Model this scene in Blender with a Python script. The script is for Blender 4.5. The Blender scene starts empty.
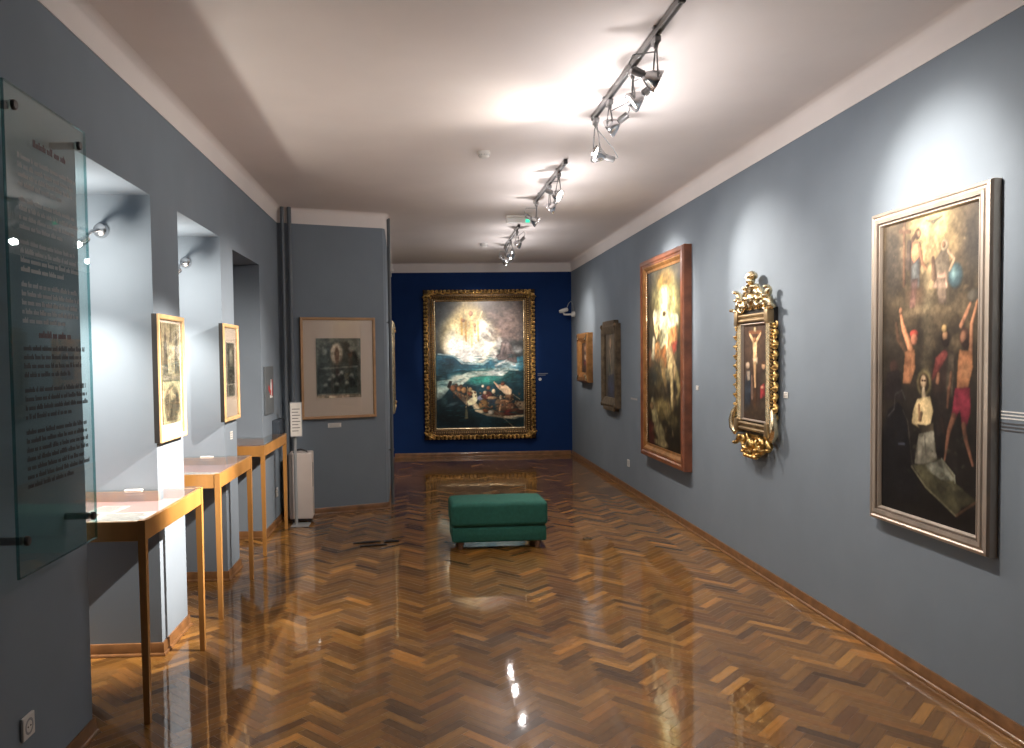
import bpy, bmesh, math, random
import numpy as np
from mathutils import Vector, Matrix
random.seed(7)
PI = math.pi
S = bpy.context.scene
C = S.collection

# ------------------------------------------------------------------ camera, world, exposure
def make_camera():
    yaw, pitch, roll, f, cx, cy = 0.05186, 0.03817, -0.01295, 790.0, 464.5, 388.3
    fw = Vector((math.sin(yaw) * math.cos(pitch), math.cos(yaw) * math.cos(pitch), -math.sin(pitch)))
    r = Vector((math.cos(yaw), -math.sin(yaw), 0))
    u = r.cross(fw)
    r2 = r * math.cos(roll) + u * math.sin(roll)
    u2 = u * math.cos(roll) - r * math.sin(roll)
    cam = bpy.data.cameras.new('camera')
    cam.sensor_width = 36.0
    cam.sensor_fit = 'HORIZONTAL'
    cam.lens = f / 1024 * 36
    cam.shift_x = (512 - cx) / 1024
    cam.shift_y = (cy - 374) / 1024
    cam.clip_start = 0.02
    o = bpy.data.objects.new('camera', cam)
    M = Matrix((r2, u2, -fw)).transposed().to_4x4()
    M.translation = Vector((0, 0, 1.6))
    o.matrix_world = M
    C.objects.link(o)
    S.camera = o
make_camera()
W = bpy.data.worlds.new('world')
S.world = W
W.use_nodes = True
W.node_tree.nodes['Background'].inputs[0].default_value = (0.02, 0.022, 0.026, 1)
W.node_tree.nodes['Background'].inputs[1].default_value = 1.0
S.view_settings.view_transform = 'Standard'
S.view_settings.look = 'None'
S.view_settings.gamma = 1.0
S.view_settings.use_curve_mapping = False
S.view_settings.exposure = 0.0

XR, XL, YB, ZT, ZC, XN = 2.4225, -1.4464, 12.80, 2.983, 3.135, -2.22
YF = -2.0
BA, BB = (XL, 8.07), (-0.41, 8.45)          # the chimney breast's front, left and right corner
NICHES = [(3.43, 4.345, 2.495), (4.81, 5.80, 2.495), (6.17, 7.15, 2.455)]

# ------------------------------------------------------------------ lights and tones (each lamp is built with its fitting below)
FILL = 1.35  # strength of the fill lights added under the spotlight heads
G_SAINTS, G_CRUC, G_VIS, G_SEA = 0.95, 1.15, 0.75, 0.9
NICHE_W = (22, 20)
SPOTS = [
    dict(label='spotlight nearest on the long track, turned to the altar painting', pos=(1.115, 3.72), drop=0.20, aim=(2.42, 3.62, 2.25), power=250, cone=52, blend=1.0, fill=3, flood=160),
    dict(label='second spotlight on the long track, glaring towards the left piers', pos=(1.112, 4.12), drop=0.17, aim=(-1.45, 4.52, 1.0), power=3400, cone=34, blend=1.0, fill=4),
    dict(label='third spotlight on the long track, turned to the left wall', pos=(1.11, 4.62), drop=0.16, aim=(-1.55, 6.35, 1.2), power=1100, cone=46, blend=1.0, fill=8, flood=30),
    dict(label='farthest spotlight on the long track, tilted up at the ceiling', pos=(1.108, 4.98), drop=0.22, aim=(0.0, 4.76, 3.135), power=38, cone=100, blend=1.0, fill=9),
    dict(label='spotlight nearest on the middle track, turned to the ornate frame', pos=(1.126, 6.45), drop=0.18, aim=(2.42, 5.55, 2.1), power=280, cone=48, blend=1.0, fill=6.5, flood=130),
    dict(label='middle spotlight of the three on the middle track', pos=(1.122, 6.90), drop=0.20, aim=(-0.9, 7.6, 0.8), power=20, cone=60, blend=0.9, fill=6),
    dict(label='farthest spotlight on the middle track, hanging by the exit light', pos=(1.113, 7.62), drop=0.19, aim=(2.42, 7.55, 2.1), power=320, cone=58, blend=1.0, fill=6, flood=110),
    dict(label='spotlight nearest on the far track', pos=(1.132, 9.35), drop=0.16, aim=(-0.43, 10.6, 1.4), power=170, cone=60, fill=5, flood=60),
    dict(label='middle spotlight of the three on the far track', pos=(1.142, 10.15), drop=0.18, aim=(0.93, 12.8, 1.8), power=480, cone=42, blend=1.0, fill=5),
    dict(label='farthest spotlight on the far track, closest to the blue wall', pos=(1.148, 10.75), drop=0.19, aim=(2.42, 11.6, 2.0), power=160, cone=46, blend=1.0, fill=4, flood=70),
]

# ------------------------------------------------------------------ materials
def lin(c):
    return tuple(((v / 255) / 12.92 if v <= 10 else (((v / 255) + 0.055) / 1.055) ** 2.4) for v in c)

def mat(name, col, rough=0.5, metal=0.0, var=0.0, scale=20.0, bump=0.0, bscale=None, coat=0.0, emit=None, estr=0.0, spec=0.5, stretch=None):
    m = bpy.data.materials.new(name)
    m.use_nodes = True
    nt = m.node_tree
    b = nt.nodes['Principled BSDF']
    b.inputs['Base Color'].default_value = (*col, 1)
    b.inputs['Roughness'].default_value = rough
    b.inputs['Metallic'].default_value = metal
    b.inputs['Coat Weight'].default_value = coat
    b.inputs['Coat Roughness'].default_value = 0.08
    b.inputs['Specular IOR Level'].default_value = spec
    if emit:
        b.inputs['Emission Color'].default_value = (*emit, 1)
        b.inputs['Emission Strength'].default_value = estr
    if var or bump:
        tc = nt.nodes.new('ShaderNodeTexCoord')
        mp = nt.nodes.new('ShaderNodeMapping')
        if stretch:
            mp.inputs['Scale'].default_value = stretch
        nt.links.new(tc.outputs['Object'], mp.inputs['Vector'])
        n = nt.nodes.new('ShaderNodeTexNoise')
        n.inputs['Scale'].default_value = scale
        n.inputs['Detail'].default_value = 4
        nt.links.new(mp.outputs['Vector'], n.inputs['Vector'])
        if var:
            r = nt.nodes.new('ShaderNodeValToRGB')
            r.color_ramp.elements[0].position = 0.3
            r.color_ramp.elements[1].position = 0.7
            r.color_ramp.elements[0].color = (*[max(0, c * (1 - var)) for c in col], 1)
            r.color_ramp.elements[1].color = (*[min(1, c * (1 + var)) for c in col], 1)
            nt.links.new(n.outputs['Fac'], r.inputs['Fac'])
            nt.links.new(r.outputs['Color'], b.inputs['Base Color'])
        if bump:
            n2 = n
            if bscale:
                n2 = nt.nodes.new('ShaderNodeTexNoise')
                n2.inputs['Scale'].default_value = bscale
                n2.inputs['Detail'].default_value = 3
                nt.links.new(mp.outputs['Vector'], n2.inputs['Vector'])
            bp = nt.nodes.new('ShaderNodeBump')
            bp.inputs['Strength'].default_value = bump
            bp.inputs['Distance'].default_value = 0.01
            nt.links.new(n2.outputs['Fac'], bp.inputs['Height'])
            nt.links.new(bp.outputs['Normal'], b.inputs['Normal'])
    return m

def attr_mat(name, rough=0.45, coat=0.0):
    m = bpy.data.materials.new(name)
    m.use_nodes = True
    nt = m.node_tree
    b = nt.nodes['Principled BSDF']
    a = nt.nodes.new('ShaderNodeAttribute')
    a.attribute_name = 'paint'
    nt.links.new(a.outputs['Color'], b.inputs['Base Color'])
    b.inputs['Roughness'].default_value = rough
    b.inputs['Coat Weight'].default_value = coat
    b.inputs['Coat Roughness'].default_value = 0.2
    b.inputs['Specular IOR Level'].default_value = 0.3
    return m

def glass_mat(name, tint, gloss_ior=1.45):
    m = bpy.data.materials.new(name)
    m.use_nodes = True
    nt = m.node_tree
    nt.nodes.remove(nt.nodes['Principled BSDF'])
    out = nt.nodes['Material Output']
    t = nt.nodes.new('ShaderNodeBsdfTransparent')
    t.inputs[0].default_value = (*tint, 1)
    g = nt.nodes.new('ShaderNodeBsdfGlossy')
    g.inputs['Roughness'].default_value = 0.0
    fr = nt.nodes.new('ShaderNodeFresnel')
    geo = nt.nodes.new('ShaderNodeNewGeometry')
    ir = nt.nodes.new('ShaderNodeMapRange')          # a thin pane reflects alike from both faces
    ir.inputs['To Min'].default_value = gloss_ior
    ir.inputs['To Max'].default_value = 1 / gloss_ior
    nt.links.new(geo.outputs['Backfacing'], ir.inputs['Value'])
    nt.links.new(ir.outputs['Result'], fr.inputs[0])
    mx = nt.nodes.new('ShaderNodeMixShader')
    nt.links.new(fr.outputs[0], mx.inputs[0])
    nt.links.new(t.outputs[0], mx.inputs[1])
    nt.links.new(g.outputs[0], mx.inputs[2])
    nt.links.new(mx.outputs[0], out.inputs[0])
    return m

def floor_mat():
    m = bpy.data.materials.new('oak_parquet')
    m.use_nodes = True
    nt = m.node_tree
    b = nt.nodes['Principled BSDF']
    a = nt.nodes.new('ShaderNodeAttribute')
    a.attribute_name = 'paint'
    uv = nt.nodes.new('ShaderNodeUVMap')
    uv.uv_map = 'grain'
    mp = nt.nodes.new('ShaderNodeMapping')
    mp.inputs['Scale'].default_value = (4, 90, 1)
    nt.links.new(uv.outputs[0], mp.inputs[0])
    n = nt.nodes.new('ShaderNodeTexNoise')
    n.inputs['Scale'].default_value = 1.0
    n.inputs['Detail'].default_value = 5
    nt.links.new(mp.outputs[0], n.inputs['Vector'])
    r = nt.nodes.new('ShaderNodeMapRange')
    r.inputs['From Min'].default_value = 0.3
    r.inputs['From Max'].default_value = 0.7
    r.inputs['To Min'].default_value = 0.8
    r.inputs['To Max'].default_value = 1.15
    nt.links.new(n.outputs['Fac'], r.inputs['Value'])
    mul = nt.nodes.new('ShaderNodeVectorMath')
    mul.operation = 'SCALE'
    nt.links.new(a.outputs['Color'], mul.inputs[0])
    nt.links.new(r.outputs['Result'], mul.inputs['Scale'])
    nt.links.new(mul.outputs[0], b.inputs['Base Color'])
    b.inputs['Roughness'].default_value = 0.5
    b.inputs['Coat Weight'].default_value = 1.0
    b.inputs['Coat Roughness'].default_value = 0.045
    b.inputs['Coat IOR'].default_value = 1.58
    b.inputs['Specular IOR Level'].default_value = 0.2
    return m

M = dict(
    wall=mat('blue_grey_wall_paint', (0.186, 0.226, 0.268), 0.85, var=0.04, scale=3, bump=0.06, bscale=180, spec=0.25),
    blue=mat('dark_blue_wall_paint', (0.0028, 0.026, 0.115), 0.8, var=0.06, scale=4, bump=0.06, bscale=160, spec=0.25),
    white=mat('white_plaster', (0.74, 0.70, 0.68), 0.9, var=0.03, scale=2, bump=0.05, bscale=90, spec=0.2),
    skirting=mat('oak_skirting', (0.19, 0.088, 0.032), 0.4, var=0.3, scale=12, coat=0.3),
    floor=floor_mat(),
    beech=mat('honey_beech_wood', (0.40, 0.19, 0.048), 0.42, var=0.16, scale=10, stretch=(1, 1, 0.15), coat=0.15),
    pale=mat('pale_maple_frame', (0.62, 0.40, 0.19), 0.4, var=0.12, scale=14, coat=0.15),
    tan=mat('tan_wood_frame', (0.40, 0.23, 0.11), 0.45, var=0.15, scale=14),
    gold=mat('old_gold_leaf', (0.60, 0.40, 0.15), 0.32, 1.0, var=0.5, scale=26, bump=0.5, bscale=60),
    goldb=mat('bright_gold_leaf', (0.80, 0.65, 0.42), 0.27, 1.0, var=0.3, scale=30, bump=0.3, bscale=70),
    bronze=mat('dark_bronzed_gilding', (0.085, 0.05, 0.02), 0.45, 0.6, var=0.5, scale=20, bump=0.4, bscale=50),
    carved=mat('worn_carved_gilding', (0.58, 0.37, 0.13), 0.34, 1.0, var=0.75, scale=16, bump=0.5, bscale=45),
    silver=mat('champagne_silver_frame', (0.46, 0.40, 0.34), 0.38, 0.6, var=0.15, scale=14, stretch=(1, 1, 0.3), bump=0.1),
    taupe=mat('taupe_frame_band', (0.20, 0.16, 0.13), 0.4, 0.4, var=0.2, scale=14, bump=0.1),
    redwood=mat('red_brown_polished_wood', (0.20, 0.065, 0.028), 0.3, var=0.35, scale=8, coat=0.5),
    orange=mat('amber_gilt_wood', (0.38, 0.185, 0.065), 0.35, 0.5, var=0.3, scale=12, bump=0.2),
    darkwood=mat('worn_dark_wood', (0.10, 0.072, 0.042), 0.5, var=0.5, scale=14, bump=0.3),
    black=mat('black_wood_side', (0.012, 0.011, 0.010), 0.5),
    mount=mat('cream_passepartout', (0.62, 0.50, 0.42), 0.85),
    paper=mat('white_paper', (0.62, 0.60, 0.56), 0.8, var=0.05, scale=30),
    ink_pale=mat('pale_print_ink', (0.30, 0.30, 0.30), 0.7),
    ink=mat('grey_ink', (0.08, 0.08, 0.085), 0.7),
    lettering_glare=mat('glare_grey_lettering', (0.30, 0.32, 0.33), 0.6),  # dark lettering, paled in colour for the reflection on the pane
    lettering_dark=mat('dark_lettering', (0.012, 0.014, 0.018), 0.6),
    lettering_red=mat('dark_red_lettering', (0.06, 0.012, 0.014), 0.6),
    label_white=mat('white_lettering', (0.75, 0.75, 0.73), 0.7),
    chrome=mat('brushed_chrome', (0.62, 0.62, 0.63), 0.22, 1.0),
    steel=mat('grey_track_metal', (0.26, 0.26, 0.26), 0.35, 0.8),
    grey_metal=mat('grey_painted_metal', (0.30, 0.32, 0.33), 0.4, 0.3),
    glow=mat('lit_lamp_glass', (0.9, 0.9, 0.9), 0.3, emit=(1.0, 0.95, 0.88), estr=9.0),
    green_glow=mat('green_indicator', (0.02, 0.4, 0.25), 0.3, emit=(0.05, 0.9, 0.5), estr=1.2),
    plastic=mat('white_plastic', (0.66, 0.65, 0.62), 0.45),
    plastic_dark=mat('dark_plastic', (0.02, 0.02, 0.022), 0.4),
    cream=mat('cream_painted_steel', (0.56, 0.50, 0.46), 0.5, var=0.03, scale=8),
    pipe=mat('blue_grey_pipe_paint', (0.12, 0.145, 0.17), 0.45),
    diffuser=mat('translucent_white_plastic', (0.72, 0.74, 0.73), 0.35),
    green=mat('green_upholstery', (0.022, 0.122, 0.092), 0.75, var=0.12, scale=40, bump=0.25, bscale=260, spec=0.3),
    seam=mat('gap_shade_green', (0.006, 0.05, 0.035), 0.8),  # upholstery green darkened, shade of the gap put into the colour
    legwood=mat('brown_leg_wood', (0.19, 0.10, 0.06), 0.45, var=0.2, scale=14),
    tray=mat('rose_felt', (0.36, 0.19, 0.17), 0.95, bump=0.1, bscale=300, scale=40),
    hatch=mat('dark_bronze_floor_plate', (0.03, 0.024, 0.02), 0.35, 0.7),
    brassy=mat('dulled_gilt_rail', (0.34, 0.25, 0.14), 0.38, 0.7, var=0.25, scale=14, bump=0.15),
    brass=mat('dull_brass', (0.20, 0.13, 0.07), 0.35, 0.9),
    panelgrey=mat('slate_grey_panel', (0.10, 0.115, 0.125), 0.6),
    red=mat('red_paint', (0.42, 0.03, 0.03), 0.5),
    boxblue=mat('dark_blue_grey_box', (0.045, 0.06, 0.08), 0.6),
    canvas=attr_mat('oil_paint', 0.42, 0.12),
    print=attr_mat('printed_paper', 0.8),
    glass=glass_mat('clear_glass', (0.97, 0.985, 0.98)),
    glass_pane=glass_mat('greenish_glass', (0.83, 0.92, 0.92), 1.5),
    glass_edge=glass_mat('teal_glass_edge', (0.55, 0.74, 0.75), 1.5),
)

# ------------------------------------------------------------------ mesh helpers
class MB:
    """collects shapes; build() links them as ONE mesh object"""
    def __init__(s):
        s.bm = bmesh.new()
    def box(s, c, d, bev=0.0, rot=None, seg=2):
        r = bmesh.ops.create_cube(s.bm, size=1)
        vs = r['verts']
        bmesh.ops.scale(s.bm, verts=vs, vec=d)
        if bev:
            es = list({e for v in vs for e in v.link_edges})
            g = bmesh.ops.bevel(s.bm, geom=es, offset=bev, segments=seg, affect='EDGES', profile=0.5)
            vs = list({v for f in g['faces'] for v in f.verts} | {v for v in vs if v.is_valid})
        if rot is not None:
            bmesh.ops.rotate(s.bm, verts=vs, cent=(0, 0, 0), matrix=rot)
        bmesh.ops.translate(s.bm, verts=vs, vec=c)
        return s
    def span(s, a, b, bev=0.0):
        return s.box([(p + q) / 2 for p, q in zip(a, b)], [abs(q - p) for p, q in zip(a, b)], bev)
    def lathe(s, prof, o=(0, 0, 0), axis=(0, 0, 1), n=24, cap=True):
        o = Vector(o)
        q = Vector((0, 0, 1)).rotation_difference(Vector(axis).normalized())
        rings = []
        for r, z in prof:
            rings.append([s.bm.verts.new(o + q @ Vector((r * math.cos(2 * PI * i / n), r * math.sin(2 * PI * i / n), z))) for i in range(n)])
        for a, b in zip(rings, rings[1:]):
            for i in range(n):
                s.bm.faces.new((a[i], a[(i + 1) % n], b[(i + 1) % n], b[i]))
        if cap:
            s.bm.faces.new(rings[0][::-1])
            s.bm.faces.new(rings[-1])
        return s
    def rod(s, p, q, r, r2=None, n=12):
        p, q = Vector(p), Vector(q)
        return s.lathe([(r, 0), (r2 if r2 is not None else r, (q - p).length)], p, q - p, n)
    def tube(s, pts, r, n=8):
        pts = [Vector(p) for p in pts]
        if not isinstance(r, (list, tuple)):
            r = [r] * len(pts)
        rings = []
        up = None
        for i, p in enumerate(pts):
            t = (pts[min(i + 1, len(pts) - 1)] - pts[max(i - 1, 0)]).normalized()
            if up is None:
                up = t.orthogonal().normalized()
            up = (up - t * up.dot(t))
            up = up.normalized() if up.length > 1e-6 else t.orthogonal().normalized()
            w = t.cross(up)
            rings.append([s.bm.verts.new(p + (up * math.cos(2 * PI * k / n) + w * math.sin(2 * PI * k / n)) * r[i]) for k in range(n)])
        for a, b in zip(rings, rings[1:]):
            for i in range(n):
                s.bm.faces.new((a[i], a[(i + 1) % n], b[(i + 1) % n], b[i]))
        s.bm.faces.new(rings[0][::-1])
        s.bm.faces.new(rings[-1])
        return s
    def ball(s, c, d, rot=None, sub=2):
        vs = bmesh.ops.create_icosphere(s.bm, subdivisions=sub, radius=1)['verts']
        bmesh.ops.scale(s.bm, verts=vs, vec=d)
        if rot is not None:
            bmesh.ops.rotate(s.bm, verts=vs, cent=(0, 0, 0), matrix=rot)
        bmesh.ops.translate(s.bm, verts=vs, vec=c)
        return s
    def prism(s, poly, z0, z1):
        a = [s.bm.verts.new((x, y, z0)) for x, y in poly]
        b = [s.bm.verts.new((x, y, z1)) for x, y in poly]
        n = len(poly)
        for i in range(n):
            s.bm.faces.new((a[i], a[(i + 1) % n], b[(i + 1) % n], b[i]))
        s.bm.faces.new(a[::-1])
        s.bm.faces.new(b)
        return s
    def frame(s, w, h, prof):
        """mitred picture frame in the local xz plane; prof = closed list of (inset from the outer edge, distance out of the wall)"""
        rings = []
        for i, y in prof:
            a, b = w / 2 - i, h / 2 - i
            rings.append([s.bm.verts.new((x, -y, z)) for x, z in ((-a, -b), (a, -b), (a, b), (-a, b))])
        for k in range(len(rings)):
            p, q = rings[k], rings[(k + 1) % len(rings)]
            for i in range(4):
                s.bm.faces.new((p[i], p[(i + 1) % 4], q[(i + 1) % 4], q[i]))
        return s
    def sweep(s, path, prof):
        """profile (distance from the wall, height) swept along a floor path with the room on its right"""
        P = [Vector(p) for p in path]
        rings = []
        for i, p in enumerate(P):
            ns = []
            if i > 0:
                d = (p - P[i - 1]).normalized(); ns.append(Vector((d.y, -d.x)))
            if i < len(P) - 1:
                d = (P[i + 1] - p).normalized(); ns.append(Vector((d.y, -d.x)))
            n = ns[0] if len(ns) == 1 else (ns[0] + ns[1]).normalized() / max(0.3, math.cos(ns[0].angle(ns[1]) / 2))
            rings.append([s.bm.verts.new((p.x + n.x * d, p.y + n.y * d, z)) for d, z in prof])
        m = len(prof)
        for a, b in zip(rings, rings[1:]):
            for k in range(m):
                s.bm.faces.new((a[k], a[(k + 1) % m], b[(k + 1) % m], b[k]))
        s.bm.faces.new(rings[0][::-1])
        s.bm.faces.new(rings[-1])
        return s
    def quad(s, pts):
        s.bm.faces.new([s.bm.verts.new(p) for p in pts])
        return s
    def build(s, name, m, parent=None, smooth=False, angle=35):
        bmesh.ops.recalc_face_normals(s.bm, faces=s.bm.faces[:])
        me = bpy.data.meshes.new(name)
        s.bm.to_mesh(me)
        s.bm.free()
        me.materials.append(m)
        if smooth:
            me.polygons.foreach_set('use_smooth', [True] * len(me.polygons))
            me.set_sharp_from_angle(angle=math.radians(angle))
        o = bpy.data.objects.new(name, me)
        C.objects.link(o)
        if parent:
            o.parent = parent
        return o

def tag(o, label=None, cat=None, group=None, kind=None):
    if label: o['label'] = label
    if cat: o['category'] = cat
    if group: o['group'] = group
    if kind: o['kind'] = kind
    return o

def thing(name, label, cat, loc=(0, 0, 0), rz=0.0, group=None):
    o = bpy.data.objects.new(name, None)
    o.empty_display_size = 0.1
    o.location = loc
    o.rotation_euler = (0, 0, rz)
    C.objects.link(o)
    return tag(o, label, cat, group)

RIGHT, LEFT, BACK = -PI / 2, PI / 2, 0.0      # turn of a thing hung on that wall; local x runs to the viewer's right, local -y comes out of the wall
BREAST = math.atan2(BB[1] - BA[1], BB[0] - BA[0])

def on_breast(s, z, off=0.0):
    L = math.hypot(BB[0] - BA[0], BB[1] - BA[1])
    t = Vector(((BB[0] - BA[0]) / L, (BB[1] - BA[1]) / L))
    return (BA[0] + t.x * s + t.y * off, BA[1] + t.y * s - t.x * off, z)

# ------------------------------------------------------------------ painted canvases
def vnoise(nx, ny, cells, seed, octaves=4):
    rng = np.random.default_rng(seed)
    out = np.zeros((ny, nx)); amp = 1.0; tot = 0
    for o in range(octaves):
        cx = max(2, int(cells * 2 ** o)); cy = max(2, int(cx * ny / nx))
        g = rng.random((cy + 2, cx + 2))
        x = np.linspace(0, cx, nx); y = np.linspace(0, cy, ny)
        xi = x.astype(int); yi = y.astype(int)
        fx = x - xi; fy = y - yi
        fx = fx * fx * (3 - 2 * fx); fy = fy * fy * (3 - 2 * fy)
        a = g[np.ix_(yi, xi)]; b = g[np.ix_(yi, xi + 1)]; c = g[np.ix_(yi + 1, xi)]; d = g[np.ix_(yi + 1, xi + 1)]
        v = (a * (1 - fx) + b * fx) * (1 - fy)[:, None] + (c * (1 - fx) + d * fx) * fy[:, None]
        out += v * amp; tot += amp; amp *= 0.5
    return out / tot - 0.5

class Paint:
    """a small painter: soft ellipses, tapered strokes and polygons on a grid one unit wide"""
    def __init__(s, nx, asp, base):
        s.nx, s.ny, s.asp = nx, int(nx * asp), asp
        s.X, s.Y = np.meshgrid((np.arange(s.nx) + 0.5) / s.nx, (np.arange(s.ny) + 0.5) / s.nx)
        s.img = np.zeros((s.ny, s.nx, 3)) + np.array(base, float)
    def put(s, mask, col, a):
        m = (np.clip(mask, 0, 1) * a)[..., None]
        s.img = s.img * (1 - m) + np.asarray(col, float) * m
    def ell(s, x, y, rx, ry, ang, col, soft, a):
        k = 1 + 0.45 * soft
        dx, dy = s.X - x, s.Y - y
        c, q = math.cos(ang), math.sin(ang)
        u, v = (dx * c + dy * q) / max(rx * k, 1e-4), (dy * c - dx * q) / max(ry * k, 1e-4)
        r = np.sqrt(u * u + v * v)
        t = np.clip((1 - r) / max(soft, 0.02), 0, 1)
        sh = np.clip(1.12 - 0.5 * ((u + 0.25) ** 2 + (v + 0.2) ** 2), 0.5, 1.15) if soft < 0.5 else np.ones_like(r)
        s.put(t * t * (3 - 2 * t), sh[..., None] * np.array(col, float), a)
    def cap(s, x0, y0, x1, y1, r0, r1, col, soft, a):
        ex, ey = x1 - x0, y1 - y0
        t = np.clip(((s.X - x0) * ex + (s.Y - y0) * ey) / max(ex * ex + ey * ey, 1e-9), 0, 1)
        ox, oy = s.X - x0 - t * ex, s.Y - y0 - t * ey
        rr = np.maximum(r0 + (r1 - r0) * t, 0.4 / s.nx)
        d = np.hypot(ox, oy) / rr
        sh = np.clip(1.08 - 0.42 * ((ox / rr + 0.35) ** 2), 0.5, 1.12) if soft < 0.6 else np.ones_like(d)
        s.put((1 - d) / max(soft, 0.1) + 0.15, sh[..., None] * np.array(col, float), a)
    def poly(s, pts, col, a, blur=1):
        m = np.zeros_like(s.X, bool)
        n = len(pts)
        for i in range(n):
            (xa, ya), (xb, yb) = pts[i], pts[(i + 1) % n]
            if ya == yb: continue
            m ^= ((ya > s.Y) != (yb > s.Y)) & (s.X < (xb - xa) * (s.Y - ya) / (yb - ya) + xa)
        m = m.astype(float)
        def bl(m):
            p = np.pad(m, 1, mode='edge')
            return (p[:-2, 1:-1] + p[2:, 1:-1] + p[1:-1, :-2] + p[1:-1, 2:] + 2 * m) / 6
        m = bl(m)
        w = m
        for _ in range(14):
            w = bl(w)
        s.k = getattr(s, 'k', 100) + 1
        fold = vnoise(s.nx, s.ny, 7, s.k, 3)
        fold = fold + 0.7 * np.roll(fold, s.nx // 9, 1)
        sh = np.clip(0.62 + 0.46 * w + 0.75 * fold, 0.4, 1.35)
        s.put(m, sh[..., None] * np.array(col, float), a)
    def strokes(s, data):
        for d in data:
            if d[0] == 'e': s.ell(*d[1:5], d[5], d[6], d[7], d[8])
            elif d[0] == 'c': s.cap(*d[1:7], d[7], d[8], d[9])
            else: s.poly(d[1], d[2], d[3])
    def brush(s, amp, cells, seed):
        s.img = np.clip(s.img * (1 + amp * 2 * vnoise(s.nx, s.ny, cells, seed)[..., None]), 0, 255)
    def soften(s, n=1, mix=1.0):
        a = s.img
        for _ in range(n):
            p = np.pad(a, ((1, 1), (1, 1), (0, 0)), mode='edge')
            a = (p[:-2, 1:-1] + p[2:, 1:-1] + p[1:-1, :-2] + p[1:-1, 2:] + 4 * a) / 8
        s.img = s.img * (1 - mix) + a * mix
    def tone(s, col, a):
        s.img = s.img * (1 - a) + np.array(col, float) * a
    def mute(s, k):
        g = s.img.mean(2, keepdims=True)
        s.img = g + (s.img - g) * k
    def dabs(s, n, seed, box, size, cols, a=0.7, ratio=1.6, ang=0.6):
        rng = random.Random(seed)
        for _ in range(n):
            r = size * rng.uniform(0.5, 1.4)
            s.ell(rng.uniform(box[0], box[2]), rng.uniform(box[1], box[3]), r * ratio, r, rng.uniform(-ang, ang), rng.choice(cols), 0.45, a)
    def canvas(s, name, w, h, y, material, parent, gain=1.0, gamma=1.0, x=0.0, z=0.0):
        """grid of w by h centred at local (x, z), y out of the wall, one painted colour per vertex"""
        c = s.img / 255
        c = np.where(c <= 0.04045, c / 12.92, ((c + 0.055) / 1.055) ** 2.4)
        c = np.clip(gain * c ** gamma, 0, 0.92)
        nx, ny = s.nx, s.ny
        gx = x + (np.arange(nx) / (nx - 1) - 0.5) * w
        gz = z + (0.5 - np.arange(ny) / (ny - 1)) * h
        co = np.zeros((ny, nx, 3)); co[..., 0] = gx[None]; co[..., 1] = -y; co[..., 2] = gz[:, None]
        idx = np.arange(nx * ny).reshape(ny, nx)
        f = np.stack([idx[1:, :-1], idx[1:, 1:], idx[:-1, 1:], idx[:-1, :-1]], -1).reshape(-1, 4)
        # the grid is the painted face of a thin board: add its rim and back
        k = nx * ny
        corner = [(-w / 2, -h / 2), (w / 2, -h / 2), (w / 2, h / 2), (-w / 2, h / 2)]
        back = [(x + a, -y + 0.006, z + b) for a, b in corner]
        fr = [idx[-1, 0], idx[-1, -1], idx[0, -1], idx[0, 0]]
        faces = f.tolist() + [[k + 3, k + 2, k + 1, k]] + [[k + i, k + (i + 1) % 4, int(fr[(i + 1) % 4]), int(fr[i])] for i in range(4)]
        me = bpy.data.meshes.new(name)
        me.from_pydata(co.reshape(-1, 3).tolist() + back, [], faces)
        at = me.color_attributes.new('paint', 'FLOAT_COLOR', 'POINT')
        col = np.ones((k + 4, 4), np.float32)
        col[:k, :3] = c.reshape(-1, 3); col[k:, :3] = 0.1
        at.data.foreach_set('color', col.ravel())
        me.materials.append(material)
        o = bpy.data.objects.new(name, me)
        C.objects.link(o)
        o.parent = parent
        return o

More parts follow.
